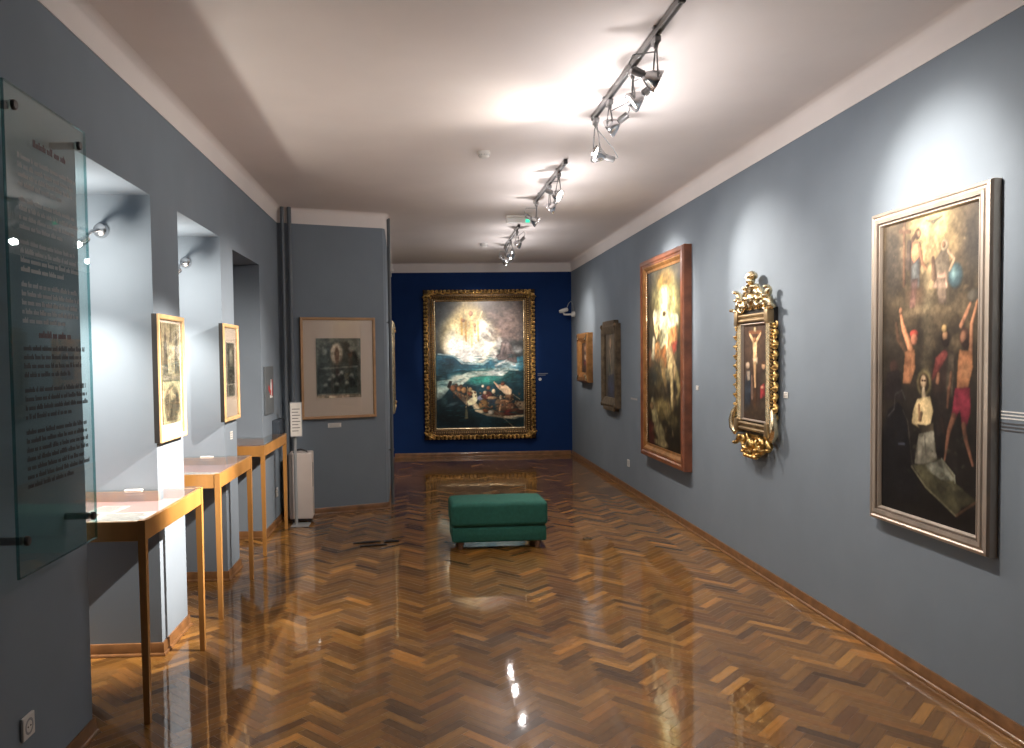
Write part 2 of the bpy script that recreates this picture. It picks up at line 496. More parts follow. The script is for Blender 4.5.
# brush strokes of the paintings: e = ellipse, c = tapered stroke, p = polygon
ART = {"saints":[["e",0.5527302963024971,0.1530411936990097,0.36382641510603764,0.3141329446193936,0,[120,96,62],0.9,0.9],
["e",0.540669108138778,0.12908374285175336,0.27100185375526853,0.24701818635696318,0,[190,160,95],0.9,0.9],
["e",0.52818746736611,0.052751945330972196,0.17345117212949746,0.13457512576966407,0,[245,225,140],0.9,1.0],
["c",0.5340574023062016,0.0387474968522571,0.5368559656519174,0.42824520158986673,0.0590027567711543,0.07096691710317371,[205,170,110],0.8,0.8],
["c",0.5040375934741824,0.03413433627025395,0.4448366302723201,0.34457363292323734,0.01685427996941269,0.024712316636676335,[235,205,140],0.9,0.5],
["c",0.5637295897450832,0.04330723826303022,0.6124323022172404,0.28616080034657604,0.01646682726431936,0.02312711918033239,[235,205,140],0.9,0.5],
["e",0.10070076803393972,0.2802022947889575,0.15090637865711998,0.21229139543851455,0,[60,54,46],0.9,0.8],
["e",0.9375548244114658,0.2519764955464732,0.11881544955135004,0.22843507218350262,0,[52,50,46],0.9,0.8],
["c",0.24798782053744936,0.010507586543302125,0.24936056982974264,0.4218026937942298,0.017249006219270696,0.017339782698809925,[110,72,48],0.4,0.8],
["c",0.19707653120457513,0.05842698348854968,0.3100773662246895,0.07820551000533167,0.016239270518853627,0.01557608532162763,[110,72,48],0.4,0.8],
["c",0.4797916383203629,0.03416959507296089,0.551995786085153,0.054115395625665336,0.004872541461546087,0.014188628778257883,[120,110,80],0.4,1.0],
["c",0.551995786085153,0.054115395625665336,0.6425374289242896,0.03356838952820764,0.014188628778257883,0.004569494633379856,[110,100,75],0.4,1.0],
["e",0.5579340161679677,0.05723669002820251,0.014156165973096768,0.010389544542391861,0,[140,130,95],0.35,1.0],
["p",[[0.323350914698666,0.14613014508588404],[0.41885282390155615,0.15830435408810495],[0.43443965872002427,0.2671102160415619],[0.4200608187172104,0.3730178372785889],[0.4016331811556997,0.45483218319112545],[0.32466829262440344,0.44939421492406406],[0.30447041632971367,0.30022228929670813]],[86,70,60],1.0],
["p",[[0.3298431047687713,0.15084325570095247],[0.4126349505258028,0.16516244169062272],[0.42182910391642786,0.24278746009344507],[0.35623586764079823,0.2897785495362525],[0.3237572078215128,0.23965995424283473]],[225,135,85],1.0],
["p",[[0.33051633194444563,0.3027812527729537],[0.40690371833618477,0.26416303944261194],[0.42052862377036404,0.4561672441428328],[0.3311679990968472,0.44985345287291106]],[122,128,126],1.0],
["c",0.30386316427177174,0.15145526436923792,0.2939806133898277,0.2991916853819431,0.02599716847069078,0.033942535253632056,[86,70,58],0.4,1.0],
["c",0.41276229477603343,0.18814027263712607,0.44456330583780074,0.2987152375763748,0.019988063226416886,0.01608068334603402,[150,100,66],0.4,1.0],
["c",0.44456330583780074,0.2987152375763748,0.4878308530820591,0.3333880578902528,0.01608068334603402,0.014608674496403573,[150,100,66],0.4,1.0],
["c",0.3426573660708462,0.13309087983357185,0.38708104898345014,0.09281168683031034,0.017955951538117132,0.017645915016607505,[90,62,42],0.4,1.0],
["e",0.39345760751044695,0.10519711290820778,0.032603861240767085,0.0368454273476979,0,[96,66,42],0.35,1.0],
["e",0.4085558837658262,0.10726478034073182,0.019996858122124705,0.024489798470813243,0,[195,140,95],0.35,1.0],
["p",[[0.5657029605362637,0.30351617362155364],[0.6351210101035859,0.237191370083748],[0.7032757135886534,0.25242137117406727],[0.7177867139038063,0.3697906675422936],[0.6941386637869583,0.4754992115315028],[0.5431083514546744,0.464828137207873],[0.5897956300943056,0.3728313667516153]],[120,104,82],1.0],
["p",[[0.5899719891604601,0.3951568864255861],[0.6818497847193571,0.36647056309209586],[0.6941386637869583,0.4754992115315028],[0.5550515362118024,0.46567198510990027]],[205,160,130],1.0],
["e",0.7710998485920255,0.4105623840341007,0.07099893465169238,0.0790586045530216,0,[56,88,98],0.35,1.0],
["e",0.7544525824051084,0.38756066126611444,0.03274034695808625,0.043221272334385996,0,[110,150,150],0.9,0.8],
["c",0.6976719522579238,0.2517724528693725,0.7591356958495942,0.3090301450023006,0.01342779364107205,0.012018111142856114,[190,150,110],0.4,1.0],
["c",0.7591356958495942,0.3090301450023006,0.7155558667946819,0.36958456630930603,0.012018111142856114,0.012244792727276632,[190,150,110],0.4,1.0],
["e",0.666897423365996,0.21541090505601349,0.03830787942912328,0.03794165456191703,0,[215,190,145],0.35,1.0],
["e",0.657765292404471,0.21064455521511205,0.018165935194589422,0.021922128420607256,0,[150,105,70],0.35,1.0],
["c",0.5536719948847768,0.27987167419714004,0.5664394502151395,0.400629800771285,0.01659037160754462,0.03062618971277642,[110,80,60],0.4,1.0],
["e",0.5361097926450603,0.5726708849079305,0.3300862634378119,0.0807740446724099,0,[100,86,62],0.9,0.8],
["e",0.5202330743696688,0.6022390614279401,0.23126244418285602,0.04052451001670754,0,[150,124,84],0.9,0.8],
["e",0.3872675755829776,0.5031062485700305,0.11615606298894704,0.07259053753356326,0,[112,82,58],0.8,0.8],
["p",[[0.3353525499621043,0.38506545415545884],[0.40356779636266715,0.39071918757985896],[0.3706056993244079,0.5748868342133736],[0.3101181645967962,0.577276833092924]],[120,80,70],0.8],
["p",[[0.5824523930757058,0.405545284045275],[0.6749865041423136,0.41321458415396844],[0.6915240700099462,0.5705900290627811],[0.6150195985895501,0.5716143543643841]],[140,116,94],0.9],
["c",0.5026746045545094,0.39893323801030944,0.4934238200547005,0.9693583632120789,0.07191127160600141,0.06478065949748663,[140,124,88],0.9,0.55],
["e",0.5217851022151162,0.8256679077771125,0.44367807268153325,0.19403688259559382,0,[40,34,28],0.95,0.35],
["c",0.21226776082970203,0.6049091927161341,0.24864629083394782,0.7078235032679072,0.014474343847358712,0.026754502245694173,[205,128,80],0.4,1.0],
["c",0.24864629083394782,0.7078235032679072,0.328724103112121,0.8467889222611494,0.026754502245694173,0.03463760066630328,[205,128,80],0.4,1.0],
["e",0.2122221317565988,0.5888097521403121,0.01987831706263704,0.025762428370338153,0,[170,110,72],0.35,1.0],
["c",0.16669070733143043,0.6734799448099539,0.18533324567445558,0.7714015440556444,0.01840202586913059,0.021947712881220743,[92,62,42],0.4,0.8],
["c",0.18533324567445558,0.7714015440556444,0.267005352408277,0.847026331189252,0.021947712881220743,0.02485822510141711,[92,62,42],0.4,0.8],
["p",[[0.26704337244557574,0.8577254362062524],[0.371950877826667,0.8466226450417752],[0.3811497157049723,0.9724681127685811],[0.3296985703476146,1.069524298131175],[0.24083840034947554,1.0735801028840082]],[200,122,72],1.0],
["e",0.36287966087906703,0.7469776940169072,0.04768473509334237,0.029351278095895328,0,[180,52,40],0.35,1.0],
["e",0.3647656417529434,0.7815871990524973,0.03753071783245315,0.03986325589284401,0,[185,105,72],0.35,1.0],
["e",0.1393814556073231,0.9571905158511144,0.04824788642532071,0.04395869003336783,0,[86,52,44],0.35,0.8],
["p",[[0.06350707891432279,1.0035555896895119],[0.19503368904557963,0.977623123665477],[0.2502088661742165,1.1791355264366121],[0.005166995195131073,1.1951214445002492]],[40,30,34],0.8],
["e",0.05369811403349183,0.7700816227494183,0.05718242615117864,0.04441742516208125,0,[60,58,50],0.9,0.7],
["p",[[0.5862780231147127,0.896157229304952],[0.6788919191056818,0.8454419577665233],[0.7540268365775599,0.864621678935249],[0.7623847558543507,0.9619087277359047],[0.7419934627181953,1.147052730815199],[0.5724144861058018,1.1581156386138116],[0.5472814364638421,1.0086034870771978]],[58,42,36],1.0],
["p",[[0.5894755294841515,0.9011500532938632],[0.6713160309989761,0.8504192494146482],[0.7169264574531531,0.8747240489351749],[0.5951214943490324,1.0169936196486091],[0.5475777784283895,1.0493762586506026]],[128,48,44],1.0],
["p",[[0.7092335666641755,0.8551470433491805],[0.7689467770078557,0.8839261902930865],[0.7567720117461056,1.1382366316850927],[0.6815807158209848,1.1430214860200747]],[66,56,44],1.0],
["e",0.6828248539976516,0.7763899522815364,0.04213577274346969,0.04732423825693144,0,[48,34,28],0.35,1.0],
["e",0.6781784857421197,0.7664835290534459,0.02721603043765486,0.033537045939787014,0,[190,134,88],0.35,1.0],
["e",0.6701685660024412,0.7219832061367659,0.027285172992172924,0.0256520714014411,0,[190,150,84],0.35,1.0],
["e",0.6876894281700198,0.81090539794097,0.0331194475962604,0.0236547587230187,0,[42,30,26],0.35,1.0],
["c",0.6110907170732567,1.0466041537410875,0.618588746000368,1.0060601485391558,0.0218582431622818,0.018680527059960927,[160,100,66],0.4,1.0],
["c",0.740467486497869,0.9919093425745796,0.7194624994692931,1.140610850394284,0.014831414699965628,0.014991747974766212,[120,80,54],0.4,1.0],
["c",0.8250752486154095,0.7108929826306664,0.8806349075025289,0.6273666531191464,0.018527466158075878,0.016694673959730344,[190,120,80],0.4,1.0],
["c",0.8806349075025289,0.6273666531191464,0.9078272744441032,0.5817242247145809,0.016694673959730344,0.011008266195082661,[190,120,80],0.4,1.0],
["c",0.9113568132874111,0.8728183582054875,0.9189517353072967,0.703770370075078,0.02203426045056378,0.016447986032594453,[205,130,84],0.4,1.0],
["c",0.9189517353072967,0.703770370075078,0.9688532908934955,0.5664153108649905,0.016447986032594453,0.010724422309992487,[205,130,84],0.4,1.0],
["e",0.9279066173270717,0.5408979387669444,0.05404274832315903,0.03909270571642276,0,[88,84,72],0.35,0.9],
["p",[[0.8122825794530558,0.8545461687889194],[0.9250365589481998,0.8632850865420764],[0.9330685381493048,0.9571811565887722],[0.8929869588378048,1.0818987365804515],[0.7930104342090025,1.087260830476627],[0.7987476455927445,0.9415525361636184]],[200,122,70],1.0],
["e",0.8571056959972949,0.778137487257607,0.04480208225389437,0.05899677997884256,0,[84,50,40],0.35,1.0],
["e",0.8471925150947166,0.7780380865997231,0.028215418416998927,0.04003790902688931,0,[170,108,74],0.35,1.0],
["e",0.868934149429177,0.8257096567700878,0.03076279658046055,0.02660329960157426,0,[58,36,30],0.35,1.0],
["e",0.8706956321514749,0.9779827510787076,0.047454170829489994,0.05726169685248439,0,[226,150,90],0.9,0.7],
["e",0.9914164374749883,0.756390035979206,0.015962805546665182,0.016628594805969787,0,[90,80,70],0.35,0.6],
["e",0.4742399516645411,1.060856837228839,0.07500458534359261,0.0870224226095977,0,[176,156,88],0.5,0.8],
["e",0.47092890041922725,1.0610066399565636,0.0589592337480192,0.06425258321515037,0,[66,50,30],0.35,1.0],
["e",0.4692201890590594,1.0527962776707116,0.03293910958100632,0.045591906317008046,0,[214,176,128],0.35,1.0],
["c",0.46954287125189775,1.1046095375994522,0.47483987609845946,1.1561775939311443,0.019826110249148654,0.029644175386508986,[222,196,150],0.4,1.0],
["c",0.4525486478928796,1.0462505572302303,0.46087514366973087,1.0458987687403347,0.008326495776851295,0.008299905271132613,[70,44,30],0.4,1.0],
["c",0.47745504217847184,1.0462322693230557,0.4873485417453578,1.0458123017369767,0.00824720751890845,0.00821576799789775,[70,44,30],0.4,1.0],
["e",0.5387273616518811,1.5207628654799965,0.4279287280045978,0.37702520803400996,0,[16,14,16],0.6,0.5],
["p",[[0.00022272435639864447,1.4367092704415834],[0.07333642472604551,1.260391972262931],[0.19094474599876451,1.1964552750003863],[0.281816087808012,1.2576731422563265],[0.3714453507879956,1.637180380009834],[0.4580355770315924,1.835546156442983],[0.00022415869241640743,1.9243872493630234]],[15,15,20],1.0],
["c",0.0733772257711851,1.3024248522135962,0.14925706319183865,1.2475851870391614,0.007211590849620586,0.007012499210037881,[70,66,66],0.4,0.8],
["c",0.14925706319183865,1.2475851870391614,0.15838630365960213,1.1436195526607762,0.007012499210037881,0.006979478172056575,[70,66,66],0.4,0.8],
["c",0.2481145677305367,1.246808345044788,0.3042928073471075,1.3230840819518264,0.006763900300285397,0.006631723931889433,[80,70,60],0.4,0.7],
["c",0.3042928073471075,1.3230840819518264,0.36045596351741965,1.6120052715360482,0.006631723931889433,0.006520355205382911,[80,70,60],0.4,0.7],
["c",0.20319627676019386,1.4780747860444692,0.2714106152444339,1.472643821110623,0.009193556065558828,0.008965619936811942,[60,70,90],0.4,0.8],
["c",0.16768834017784354,1.143082903127328,0.23639962278983365,1.1187926016788325,0.009270627918281538,0.009037727138658386,[60,60,58],0.4,0.8],
["c",0.23639962278983365,1.1187926016788325,0.27705579258512836,1.177155054350801,0.009037727138658386,0.008910326170529781,[60,60,58],0.4,0.8],
["p",[[0.7763575953240781,1.0835671340525865],[0.9101916659708035,1.0765148691618645],[0.9205878907343762,1.2183131126648743],[0.8866090683863741,1.2990516159026566],[0.8421596961218983,1.297397915136771],[0.8232501763266644,1.214235540826967],[0.7874206170080071,1.2660205858578322],[0.7465459411597839,1.2450404892080786]],[124,26,44],1.0],
["c",0.7689107063378355,1.2554104044038596,0.7231715520857835,1.3462934684066885,0.027522054001016483,0.022485234344120086,[140,84,58],0.4,1.0],
["c",0.7231715520857835,1.3462934684066885,0.6868255714727926,1.5258339206297147,0.022485234344120086,0.011464791934820306,[140,84,58],0.4,1.0],
["c",0.8600785838199164,1.3016798493094712,0.8787058405018604,1.378081931481106,0.02477091538781473,0.022860000632865085,[140,84,58],0.4,1.0],
["c",0.8787058405018604,1.378081931481106,0.941680359262586,1.5258141347776197,0.022860000632865085,0.012043375335138218,[140,84,58],0.4,1.0],
["c",0.7206876330833898,1.0865006121892127,0.7085606352969269,1.1986135679156336,0.016833829525567223,0.015067912873969469,[120,72,48],0.4,1.0],
["p",[[0.5958038897684279,1.1183842245638458],[0.6926017307693437,1.1127998005390547],[0.7133899238542772,1.3099925205945595],[0.6950033761118967,1.374264851632073],[0.5979102922256481,1.3849832310086987]],[34,28,26],0.8],
["c",0.6558527111913113,1.2904665235788364,0.6756599450890315,1.3512990876640716,0.026905656926955124,0.022919200638124027,[52,34,28],0.4,0.8],
["p",[[0.40130233967949297,1.1690548085407173],[0.5360290228271148,1.1410466151717615],[0.5728773067608937,1.2343221906104678],[0.5374434151060641,1.340083047401143],[0.4235402190633847,1.3515100890059215],[0.34386862299031146,1.326090895832099],[0.35871239628953105,1.2448577513050758]],[232,200,132],1.0],
["c",0.42273101194361773,1.2069907059739837,0.4295849369116632,1.298321380439642,0.012649217548377112,0.016830079132343467,[190,140,90],0.4,1.0],
["c",0.45037189075881123,1.2572167019435834,0.4380135398132339,1.2975605547699884,0.01668737750624949,0.01677595653732966,[120,90,60],0.4,1.0],
["p",[[0.4021434710229289,1.3272176133441846],[0.4965168978847585,1.3312042549047378],[0.5773997718372365,1.304130543576236],[0.5778875895041535,1.3679965652152852],[0.4658225113899107,1.3930233989758527]],[64,56,42],1.0],
["p",[[0.423761449869282,1.3910205416390513],[0.5777899600404709,1.3552147291666305],[0.598615740045765,1.4742689642726416],[0.6188769842880695,1.535393966829103],[0.518788526609041,1.5885257622473066],[0.38202737950115684,1.5887563188518763],[0.39234666304503196,1.5006822563053361]],[146,142,120],1.0],
["c",0.4866244578911127,1.3972683881372883,0.4980549629198091,1.565457235538814,0.008258276323083569,0.00824198197942494,[100,96,82],0.4,0.8],
["e",0.4350105733668215,1.5084178854524237,0.02522791427693699,0.06601472640247796,0,[178,172,146],0.8,0.8],
["p",[[0.3494910252921214,1.6001808842606893],[0.4774166786203156,1.5815345629620816],[0.6578755508943619,1.5235790386435006],[0.781794026209923,1.6113703199762728],[0.7914545358536614,1.6530913077768652],[0.9871827462239467,1.7328619267723162],[0.8477234254931686,1.7967671808367065],[0.8027846061242407,1.8554797196396928],[0.6602421523664452,1.7963067394499863],[0.4991717271430273,1.7355445478388305],[0.42520510270674955,1.648848002973359]],[76,74,48],1.0],
["p",[[0.49814069042382986,1.5785138507543972],[0.6578755508943619,1.5235790386435006],[0.791325839818146,1.640742406055978],[0.6590292097006433,1.656526946207873],[0.5189664992059191,1.6145562632242203]],[104,106,90],1.0],
["c",0.3495405432827688,1.610933483039158,0.4990856444299633,1.7224338329751596,0.008725726471108586,0.008257361330533453,[132,124,88],0.4,0.8],
["c",0.4990856444299633,1.7224338329751596,0.7935193803101279,1.85122143012081,0.008257361330533453,0.007362703974299278,[132,124,88],0.4,0.8],
["c",0.6578755508943619,1.5235790386435006,0.781794026209923,1.6113703199762728,0.007737608730120971,0.007370989215924717,[140,140,116],0.4,0.8],
["c",0.781794026209923,1.6113703199762728,0.7877728550733398,1.6537166935039138,0.007370989215924717,0.0073578004160214094,[140,140,116],0.4,0.8],
["e",0.6594697637722441,1.707296499276252,0.05757352345862554,0.030494326268456495,0,[48,46,32],0.8,1.0],
["e",0.8287032468152691,1.714363881929062,0.07145853162345317,0.036855016712745714,0,[52,50,34],0.8,1.0],
["c",0.8027192797660513,1.8492833915775158,0.9702215940546659,1.7421345536826924,0.010994057935659107,0.010237887504521592,[120,74,48],0.4,0.6]],"vision":[["e",0.5688064431352924,0.35359423125638234,0.5388537534195594,0.41391031085517505,0,[120,112,72],0.9,1.0],
["e",0.5693545570242438,0.3395839182409591,0.32430215041933164,0.3324362464949042,0,[226,220,150],0.8,1.0],
["e",0.5290901983814125,0.10932453676397517,0.24847554720716036,0.10002922717438313,0,[150,120,58],0.6,0.9],
["e",0.5237562238045661,0.2520075766233712,0.14479273502197865,0.08492220514702997,0,[240,236,170],0.9,1.0],
["c",0.5226958681981074,0.28037193402361765,0.5249846154200042,0.8627225484295954,0.1446705131474757,0.18713915548066962,[240,238,190],0.6,0.9],
["c",0.22173934846795304,0.023110894331690328,0.16247471420762719,0.22821603691730677,0.10599071543019059,0.12775507805575656,[120,120,90],0.9,0.6],
["p",[[0.1845507637445075,0.42167642847357534],[0.2909871574324281,0.38985832658190855],[0.3630055282350302,0.5572814563766392],[0.28363558498622726,0.6410164821657989],[0.21825718307049968,0.5537632785552815]],[228,200,150],1.0],
["p",[[0.6344252709078565,0.5090668599063174],[0.8641016366668713,0.5030551226167745],[0.8802053336782353,0.6225861656995976],[0.7836348481748209,0.7798724488273406],[0.6017878228608996,0.7267620162922055]],[206,146,90],1.0],
["p",[[0.6975013285043675,0.6733545271544644],[0.887649119688613,0.648961540582156],[0.8529128560767038,0.7272837341133227],[0.7384887245941854,0.7801101480153462]],[206,86,66],1.0],
["c",0.23799773633989132,0.409309375516815,0.4661259612046516,0.4755871594159927,0.06273988903259545,0.09777193642178589,[240,238,200],0.4,1.0],
["c",0.4661259612046516,0.4755871594159927,0.8654298759539046,0.4764365605074907,0.09777193642178589,0.05291002631567576,[240,238,200],0.4,1.0],
["e",0.5081398368843808,0.4068675005706178,0.048796781034856296,0.022476712473176508,0,[110,86,50],0.35,1.0],
["p",[[0.23088349473835798,0.6689434275057535],[0.36029130951549293,0.6420247943547525],[0.43061424880658183,0.7817311401869438],[0.35313338515577763,0.8655095116587965],[0.20088511515455296,0.8113503603585429]],[196,140,80],1.0],
["p",[[0.40771955233681,0.7263588351598864],[0.5563489286921657,0.6720201647358633],[0.5951879724123024,0.8883699587783732],[0.4267943200446367,0.8917128551682626]],[170,110,60],1.0],
["c",0.09534074593676851,0.7834963911779711,0.1450751768906712,0.9369891757554657,0.08526721266107885,0.10434041916771561,[150,96,60],0.4,1.0],
["c",0.6708556441844795,0.753716039148543,0.7991904327186262,0.9206846031246371,0.08246255800210489,0.07903888448095231,[210,180,130],0.4,1.0],
["c",0.2054188113002519,0.6399876362867407,0.17533292478502902,0.7830752237675501,0.05232030462416154,0.052430804832883815,[232,228,190],0.4,1.0],
["e",0.3029296107497862,0.9602481443017279,0.353963177595812,0.15117042954098792,0,[96,84,52],0.8,0.9],
["c",0.44357915918913854,0.8439109652513663,0.5666258392056129,1.074325238337337,0.07117204848689335,0.042781708084363546,[196,160,100],0.4,0.7],
["c",0.682717591902688,0.8406728313033657,0.7185629989945457,0.9723280042566093,0.09965120411289086,0.05756890828780148,[206,184,130],0.4,1.0],
["c",0.7185629989945457,0.9723280042566093,0.7272178419525935,1.2316214325070014,0.05756890828780148,0.03661642056524805,[206,184,130],0.4,1.0],
["c",0.8607904733682291,0.9678086964864081,0.9151555506745213,1.0586732982897793,0.07879408040009395,0.05427959278086647,[130,116,76],0.4,1.0],
["c",0.9151555506745213,1.0586732982897793,0.8693346752510829,1.1876417406326607,0.05427959278086647,0.03134997749473156,[130,116,76],0.4,1.0],
["e",0.4732587394183779,1.248798331550809,0.2946211584712142,0.10852933138784948,0,[150,134,84],0.7,1.0],
["e",0.7223694979881605,1.3365523594831816,0.19822910436366525,0.06950557613339114,0,[110,100,64],0.8,1.0],
["c",0.15475985316169613,1.2198773100658145,0.24440585547222501,1.3757828835457366,0.06623051963510623,0.10958679553765385,[176,166,120],0.4,1.0],
["c",0.24440585547222501,1.3757828835457366,0.4630884416733154,1.5244400917517922,0.10958679553765385,0.09433684964298283,[176,166,120],0.4,1.0],
["e",0.13021458449830295,1.2467153342162,0.06657888719950844,0.03797265770737335,0,[150,120,80],0.35,1.0],
["p",[[0.030715828098996107,1.3679470378175032],[0.1971393520364964,1.404455530625781],[0.21503211508737752,1.5990438123625583],[0.04942290132233899,1.6297690051220852]],[96,30,30],1.0],
["e",0.41814814761909563,1.5647377490593726,0.21321435035818065,0.03564772538422001,0,[180,164,116],0.6,1.0],
["e",0.8735911942171868,1.4816304163202065,0.2616086725347917,0.12298507882762566,0,[36,36,26],0.9,1.0],
["e",0.16086607183270424,0.9771777570965726,0.18777008293908265,0.08991737858516247,0,[36,38,36],0.9,0.8],
["e",0.9248427545160838,1.240929845791406,0.1140721661815649,0.13574947575702123,0,[50,48,32],0.9,0.7]],"crucifixion":[["e",0.5157291462828416,0.3831986705360481,0.40062576435435737,0.5308384614862218,0,[84,62,46],0.9,1.0],
["c",0.4834624297197638,0.06139808993361233,0.49189551684531047,1.7575897135478569,0.08215393509507735,0.087733988911957,[74,46,28],0.4,1.0],
["c",0.24867708709788663,0.1551946705291664,0.719630650245223,0.1652369320130946,0.0433288579516207,0.039523797444015796,[120,70,40],0.4,1.0],
["p",[[0.43492384154176866,0.05923693682409452],[0.5315460032303826,0.06353898377313096],[0.5310088538567951,0.1522329432652746],[0.43401646497764346,0.14875712159191554]],[196,180,130],1.0],
["c",0.2696634361726594,0.19843880576965112,0.43198266355520887,0.34940841270462397,0.03604970400011709,0.056126717781280366,[216,170,116],0.4,1.0],
["c",0.7064276638500808,0.19608534024813098,0.5298050209869566,0.35100950159836397,0.03308838815269621,0.05506955171688421,[216,170,116],0.4,1.0],
["p",[[0.3896777276554451,0.33233910250751125],[0.5574932556107371,0.33535126587962855],[0.5493421829170487,0.5793406805973843],[0.5696057890413335,0.7111812733027486],[0.41394057839689447,0.7141350497903782],[0.3939027920814058,0.5802737358535989]],[222,176,120],1.0],
["e",0.4674714658181077,0.31101631422641063,0.06256812305541992,0.05524131560927886,0,[150,96,56],0.35,1.0],
["p",[[0.3855262222669968,0.6809509598556545],[0.5836491843618593,0.6778366728480861],[0.5831496521311246,0.8107010487656745],[0.4126700213408468,0.8325990282544429]],[214,190,150],1.0],
["c",0.4773787008651745,0.8137469113562524,0.48264034707787173,1.051925410893014,0.07075700240304911,0.05716466868009418,[206,160,106],0.4,1.0],
["c",0.48264034707787173,1.051925410893014,0.4954927231703419,1.2589396046377286,0.05716466868009418,0.04317871703971621,[206,160,106],0.4,1.0],
["p",[[0.10506905365435096,0.965092149247954],[0.27966574705173997,0.9230361440560366],[0.3493500276688987,1.2341559666140212],[0.26578691106616853,1.784930360509528],[0.045562939678121944,1.8115594480379311],[0.05935464428612667,1.2541349918500353]],[34,46,60],1.0],
["e",0.18389883401580032,0.8395631601649792,0.08974846583934676,0.07674433606095687,0,[190,166,136],0.35,1.0],
["p",[[0.12809719197774252,0.9641245751240837],[0.264431750403432,0.9444766360889465],[0.27628504261625936,1.1329823962858847],[0.15417357872202586,1.1758731660676018]],[166,150,130],1.0],
["c",0.35164773387791476,1.05874057834023,0.3759964624494982,1.4811877316313313,0.036721186829864416,0.07404855026731955,[120,90,72],0.4,1.0],
["p",[[0.7211434592548609,0.9725521091851261],[0.9218032397757546,0.9307753993016944],[0.9644318894429202,1.22503735636749],[0.9430757782579821,1.7030338057757821],[0.6872073344795668,1.7339729589578214],[0.666051406702602,1.2466089586826943]],[56,48,38],1.0],
["p",[[0.6869728336044612,1.2450964311311308],[0.8576261857881639,1.1823631780196961],[0.8865348904273949,1.4337576018172014],[0.6800640484983065,1.5228242370794247]],[150,40,44],1.0],
["e",0.8219057334466641,0.8430203735578158,0.0793449594442126,0.07875423357799105,0,[206,156,110],0.35,1.0],
["e",0.828157638010542,0.7776028990733798,0.07903270934737061,0.03907785195043745,0,[84,56,36],0.35,1.0],
["e",0.7767761606503125,1.2725929089401318,0.0679831304314914,0.03407180836238588,0,[196,130,96],0.35,1.0],
["e",0.43221022395188,1.8013692780304311,0.49771739751415145,0.18461831482693336,0,[66,50,36],0.8,1.0]],"sea":[["e",0.7537509846083404,0.1700742627396073,0.4066337132799388,0.31718349672571233,0,[112,96,92],0.8,1.0],
["e",0.7142229405673289,0.3159848184739108,0.24563037727948267,0.17091176458791324,0,[150,124,116],0.9,1.0],
["e",0.3657076131899547,0.16874328044791206,0.2053886534368644,0.3146893391754033,0,[140,126,96],0.8,1.0],
["e",0.3721399372776085,0.4107382742757196,0.32792299971464445,0.3162832581915999,0,[206,186,130],0.5,1.0],
["e",0.16606270341511803,0.4815424831379672,0.09597221899879815,0.133204536167141,0,[190,176,140],0.6,1.0],
["e",0.40697726641761517,0.47175569904191406,0.3041063168739953,0.2680161166476136,0,[250,246,220],0.5,1.0],
["e",0.3808501958147635,0.5566060042676655,0.2673677903664347,0.18280174766796342,0,[255,255,250],0.5,1.0],
["e",0.37606421119561195,0.24124881231981204,0.1692182347186486,0.23015964544971496,0,[224,200,140],0.8,1.0],
["e",0.5416302029247247,0.4121531512393766,0.13399231775981613,0.2072925321648062,0,[252,250,235],0.6,1.0],
["c",0.2987581784803124,0.2046780955554407,0.30163758917324335,0.38593239995245154,0.019212712863784898,0.01203025517124795,[214,160,60],0.8,0.8],
["c",0.34625188313501204,0.2290240530998222,0.348093193831326,0.45905461529158387,0.01925472108479853,0.012062124633155702,[206,150,70],0.8,0.8],
["c",0.3908939978809945,0.12056239532817002,0.39367772358242265,0.3139404683339632,0.01926791503140185,0.012066266216188726,[222,180,120],0.8,0.8],
["c",0.41195181439033624,0.25352253259421215,0.41285060376159455,0.5326223396946645,0.019311066061452276,0.012103059675747652,[240,224,150],0.8,0.8],
["c",0.48471392031386085,0.24178149411728078,0.4871657859766829,0.4603527714903233,0.019365754596885165,0.012130450243204194,[226,206,110],0.8,0.8],
["c",0.4479008402319647,0.2658172596876661,0.45298329152843275,0.36284150059477327,0.019341708118573053,0.012101448177867069,[190,150,80],0.8,0.8],
["c",0.3204882571100756,0.04818322157185339,0.3242635822146126,0.19272024989915146,0.019198366947613232,0.012017146323807626,[180,160,110],0.8,0.8],
["c",0.5357719932216937,0.12091725572536695,0.497347618260943,0.21761506018172602,0.012111672906625848,0.012104974964048276,[230,214,170],0.4,0.7],
["e",0.40479110534812063,0.14473082715701116,0.024106908953166695,0.028974925589681788,0,[214,150,110],0.35,1.0],
["e",0.3163398422503875,0.2228502606826072,0.019230092181850456,0.021725136935415973,0,[190,130,80],0.35,1.0],
["e",0.4476291231616736,0.2779284167860507,0.016925104793268753,0.019383905316485484,0,[200,160,110],0.35,1.0],
["p",[[0.007358621764026378,0.6127977583014943],[0.19839831528049412,0.6273344981123892],[0.29231856611746393,0.7259501401579511],[0.5348146614400755,0.7295337886731755],[0.6834306791315676,0.6335405426825994],[0.7563034584652802,0.6713249585909719],[1.0038811863938475,0.6376407435739915],[0.9999619090441166,0.8701280938731426],[0.0009504767230798962,0.8526836986095435]],[44,98,118],1.0],
["e",0.14857556949923295,0.6995252764184685,0.14432454700049557,0.048594708405063636,0,[30,72,94],0.8,1.0],
["c",0.03135460799487037,0.6070508390985888,0.19839831528049412,0.6273344981123892,0.009540337921020603,0.012009968125066689,[160,190,196],0.8,1.0],
["c",0.19839831528049412,0.6273344981123892,0.31674896219176607,0.7141176164279831,0.012009968125066689,0.01691183119149281,[160,190,196],0.8,1.0],
["c",0.31674896219176607,0.7141176164279831,0.5348146614400755,0.7295337886731755,0.01691183119149281,0.01706441899719391,[160,190,196],0.8,1.0],
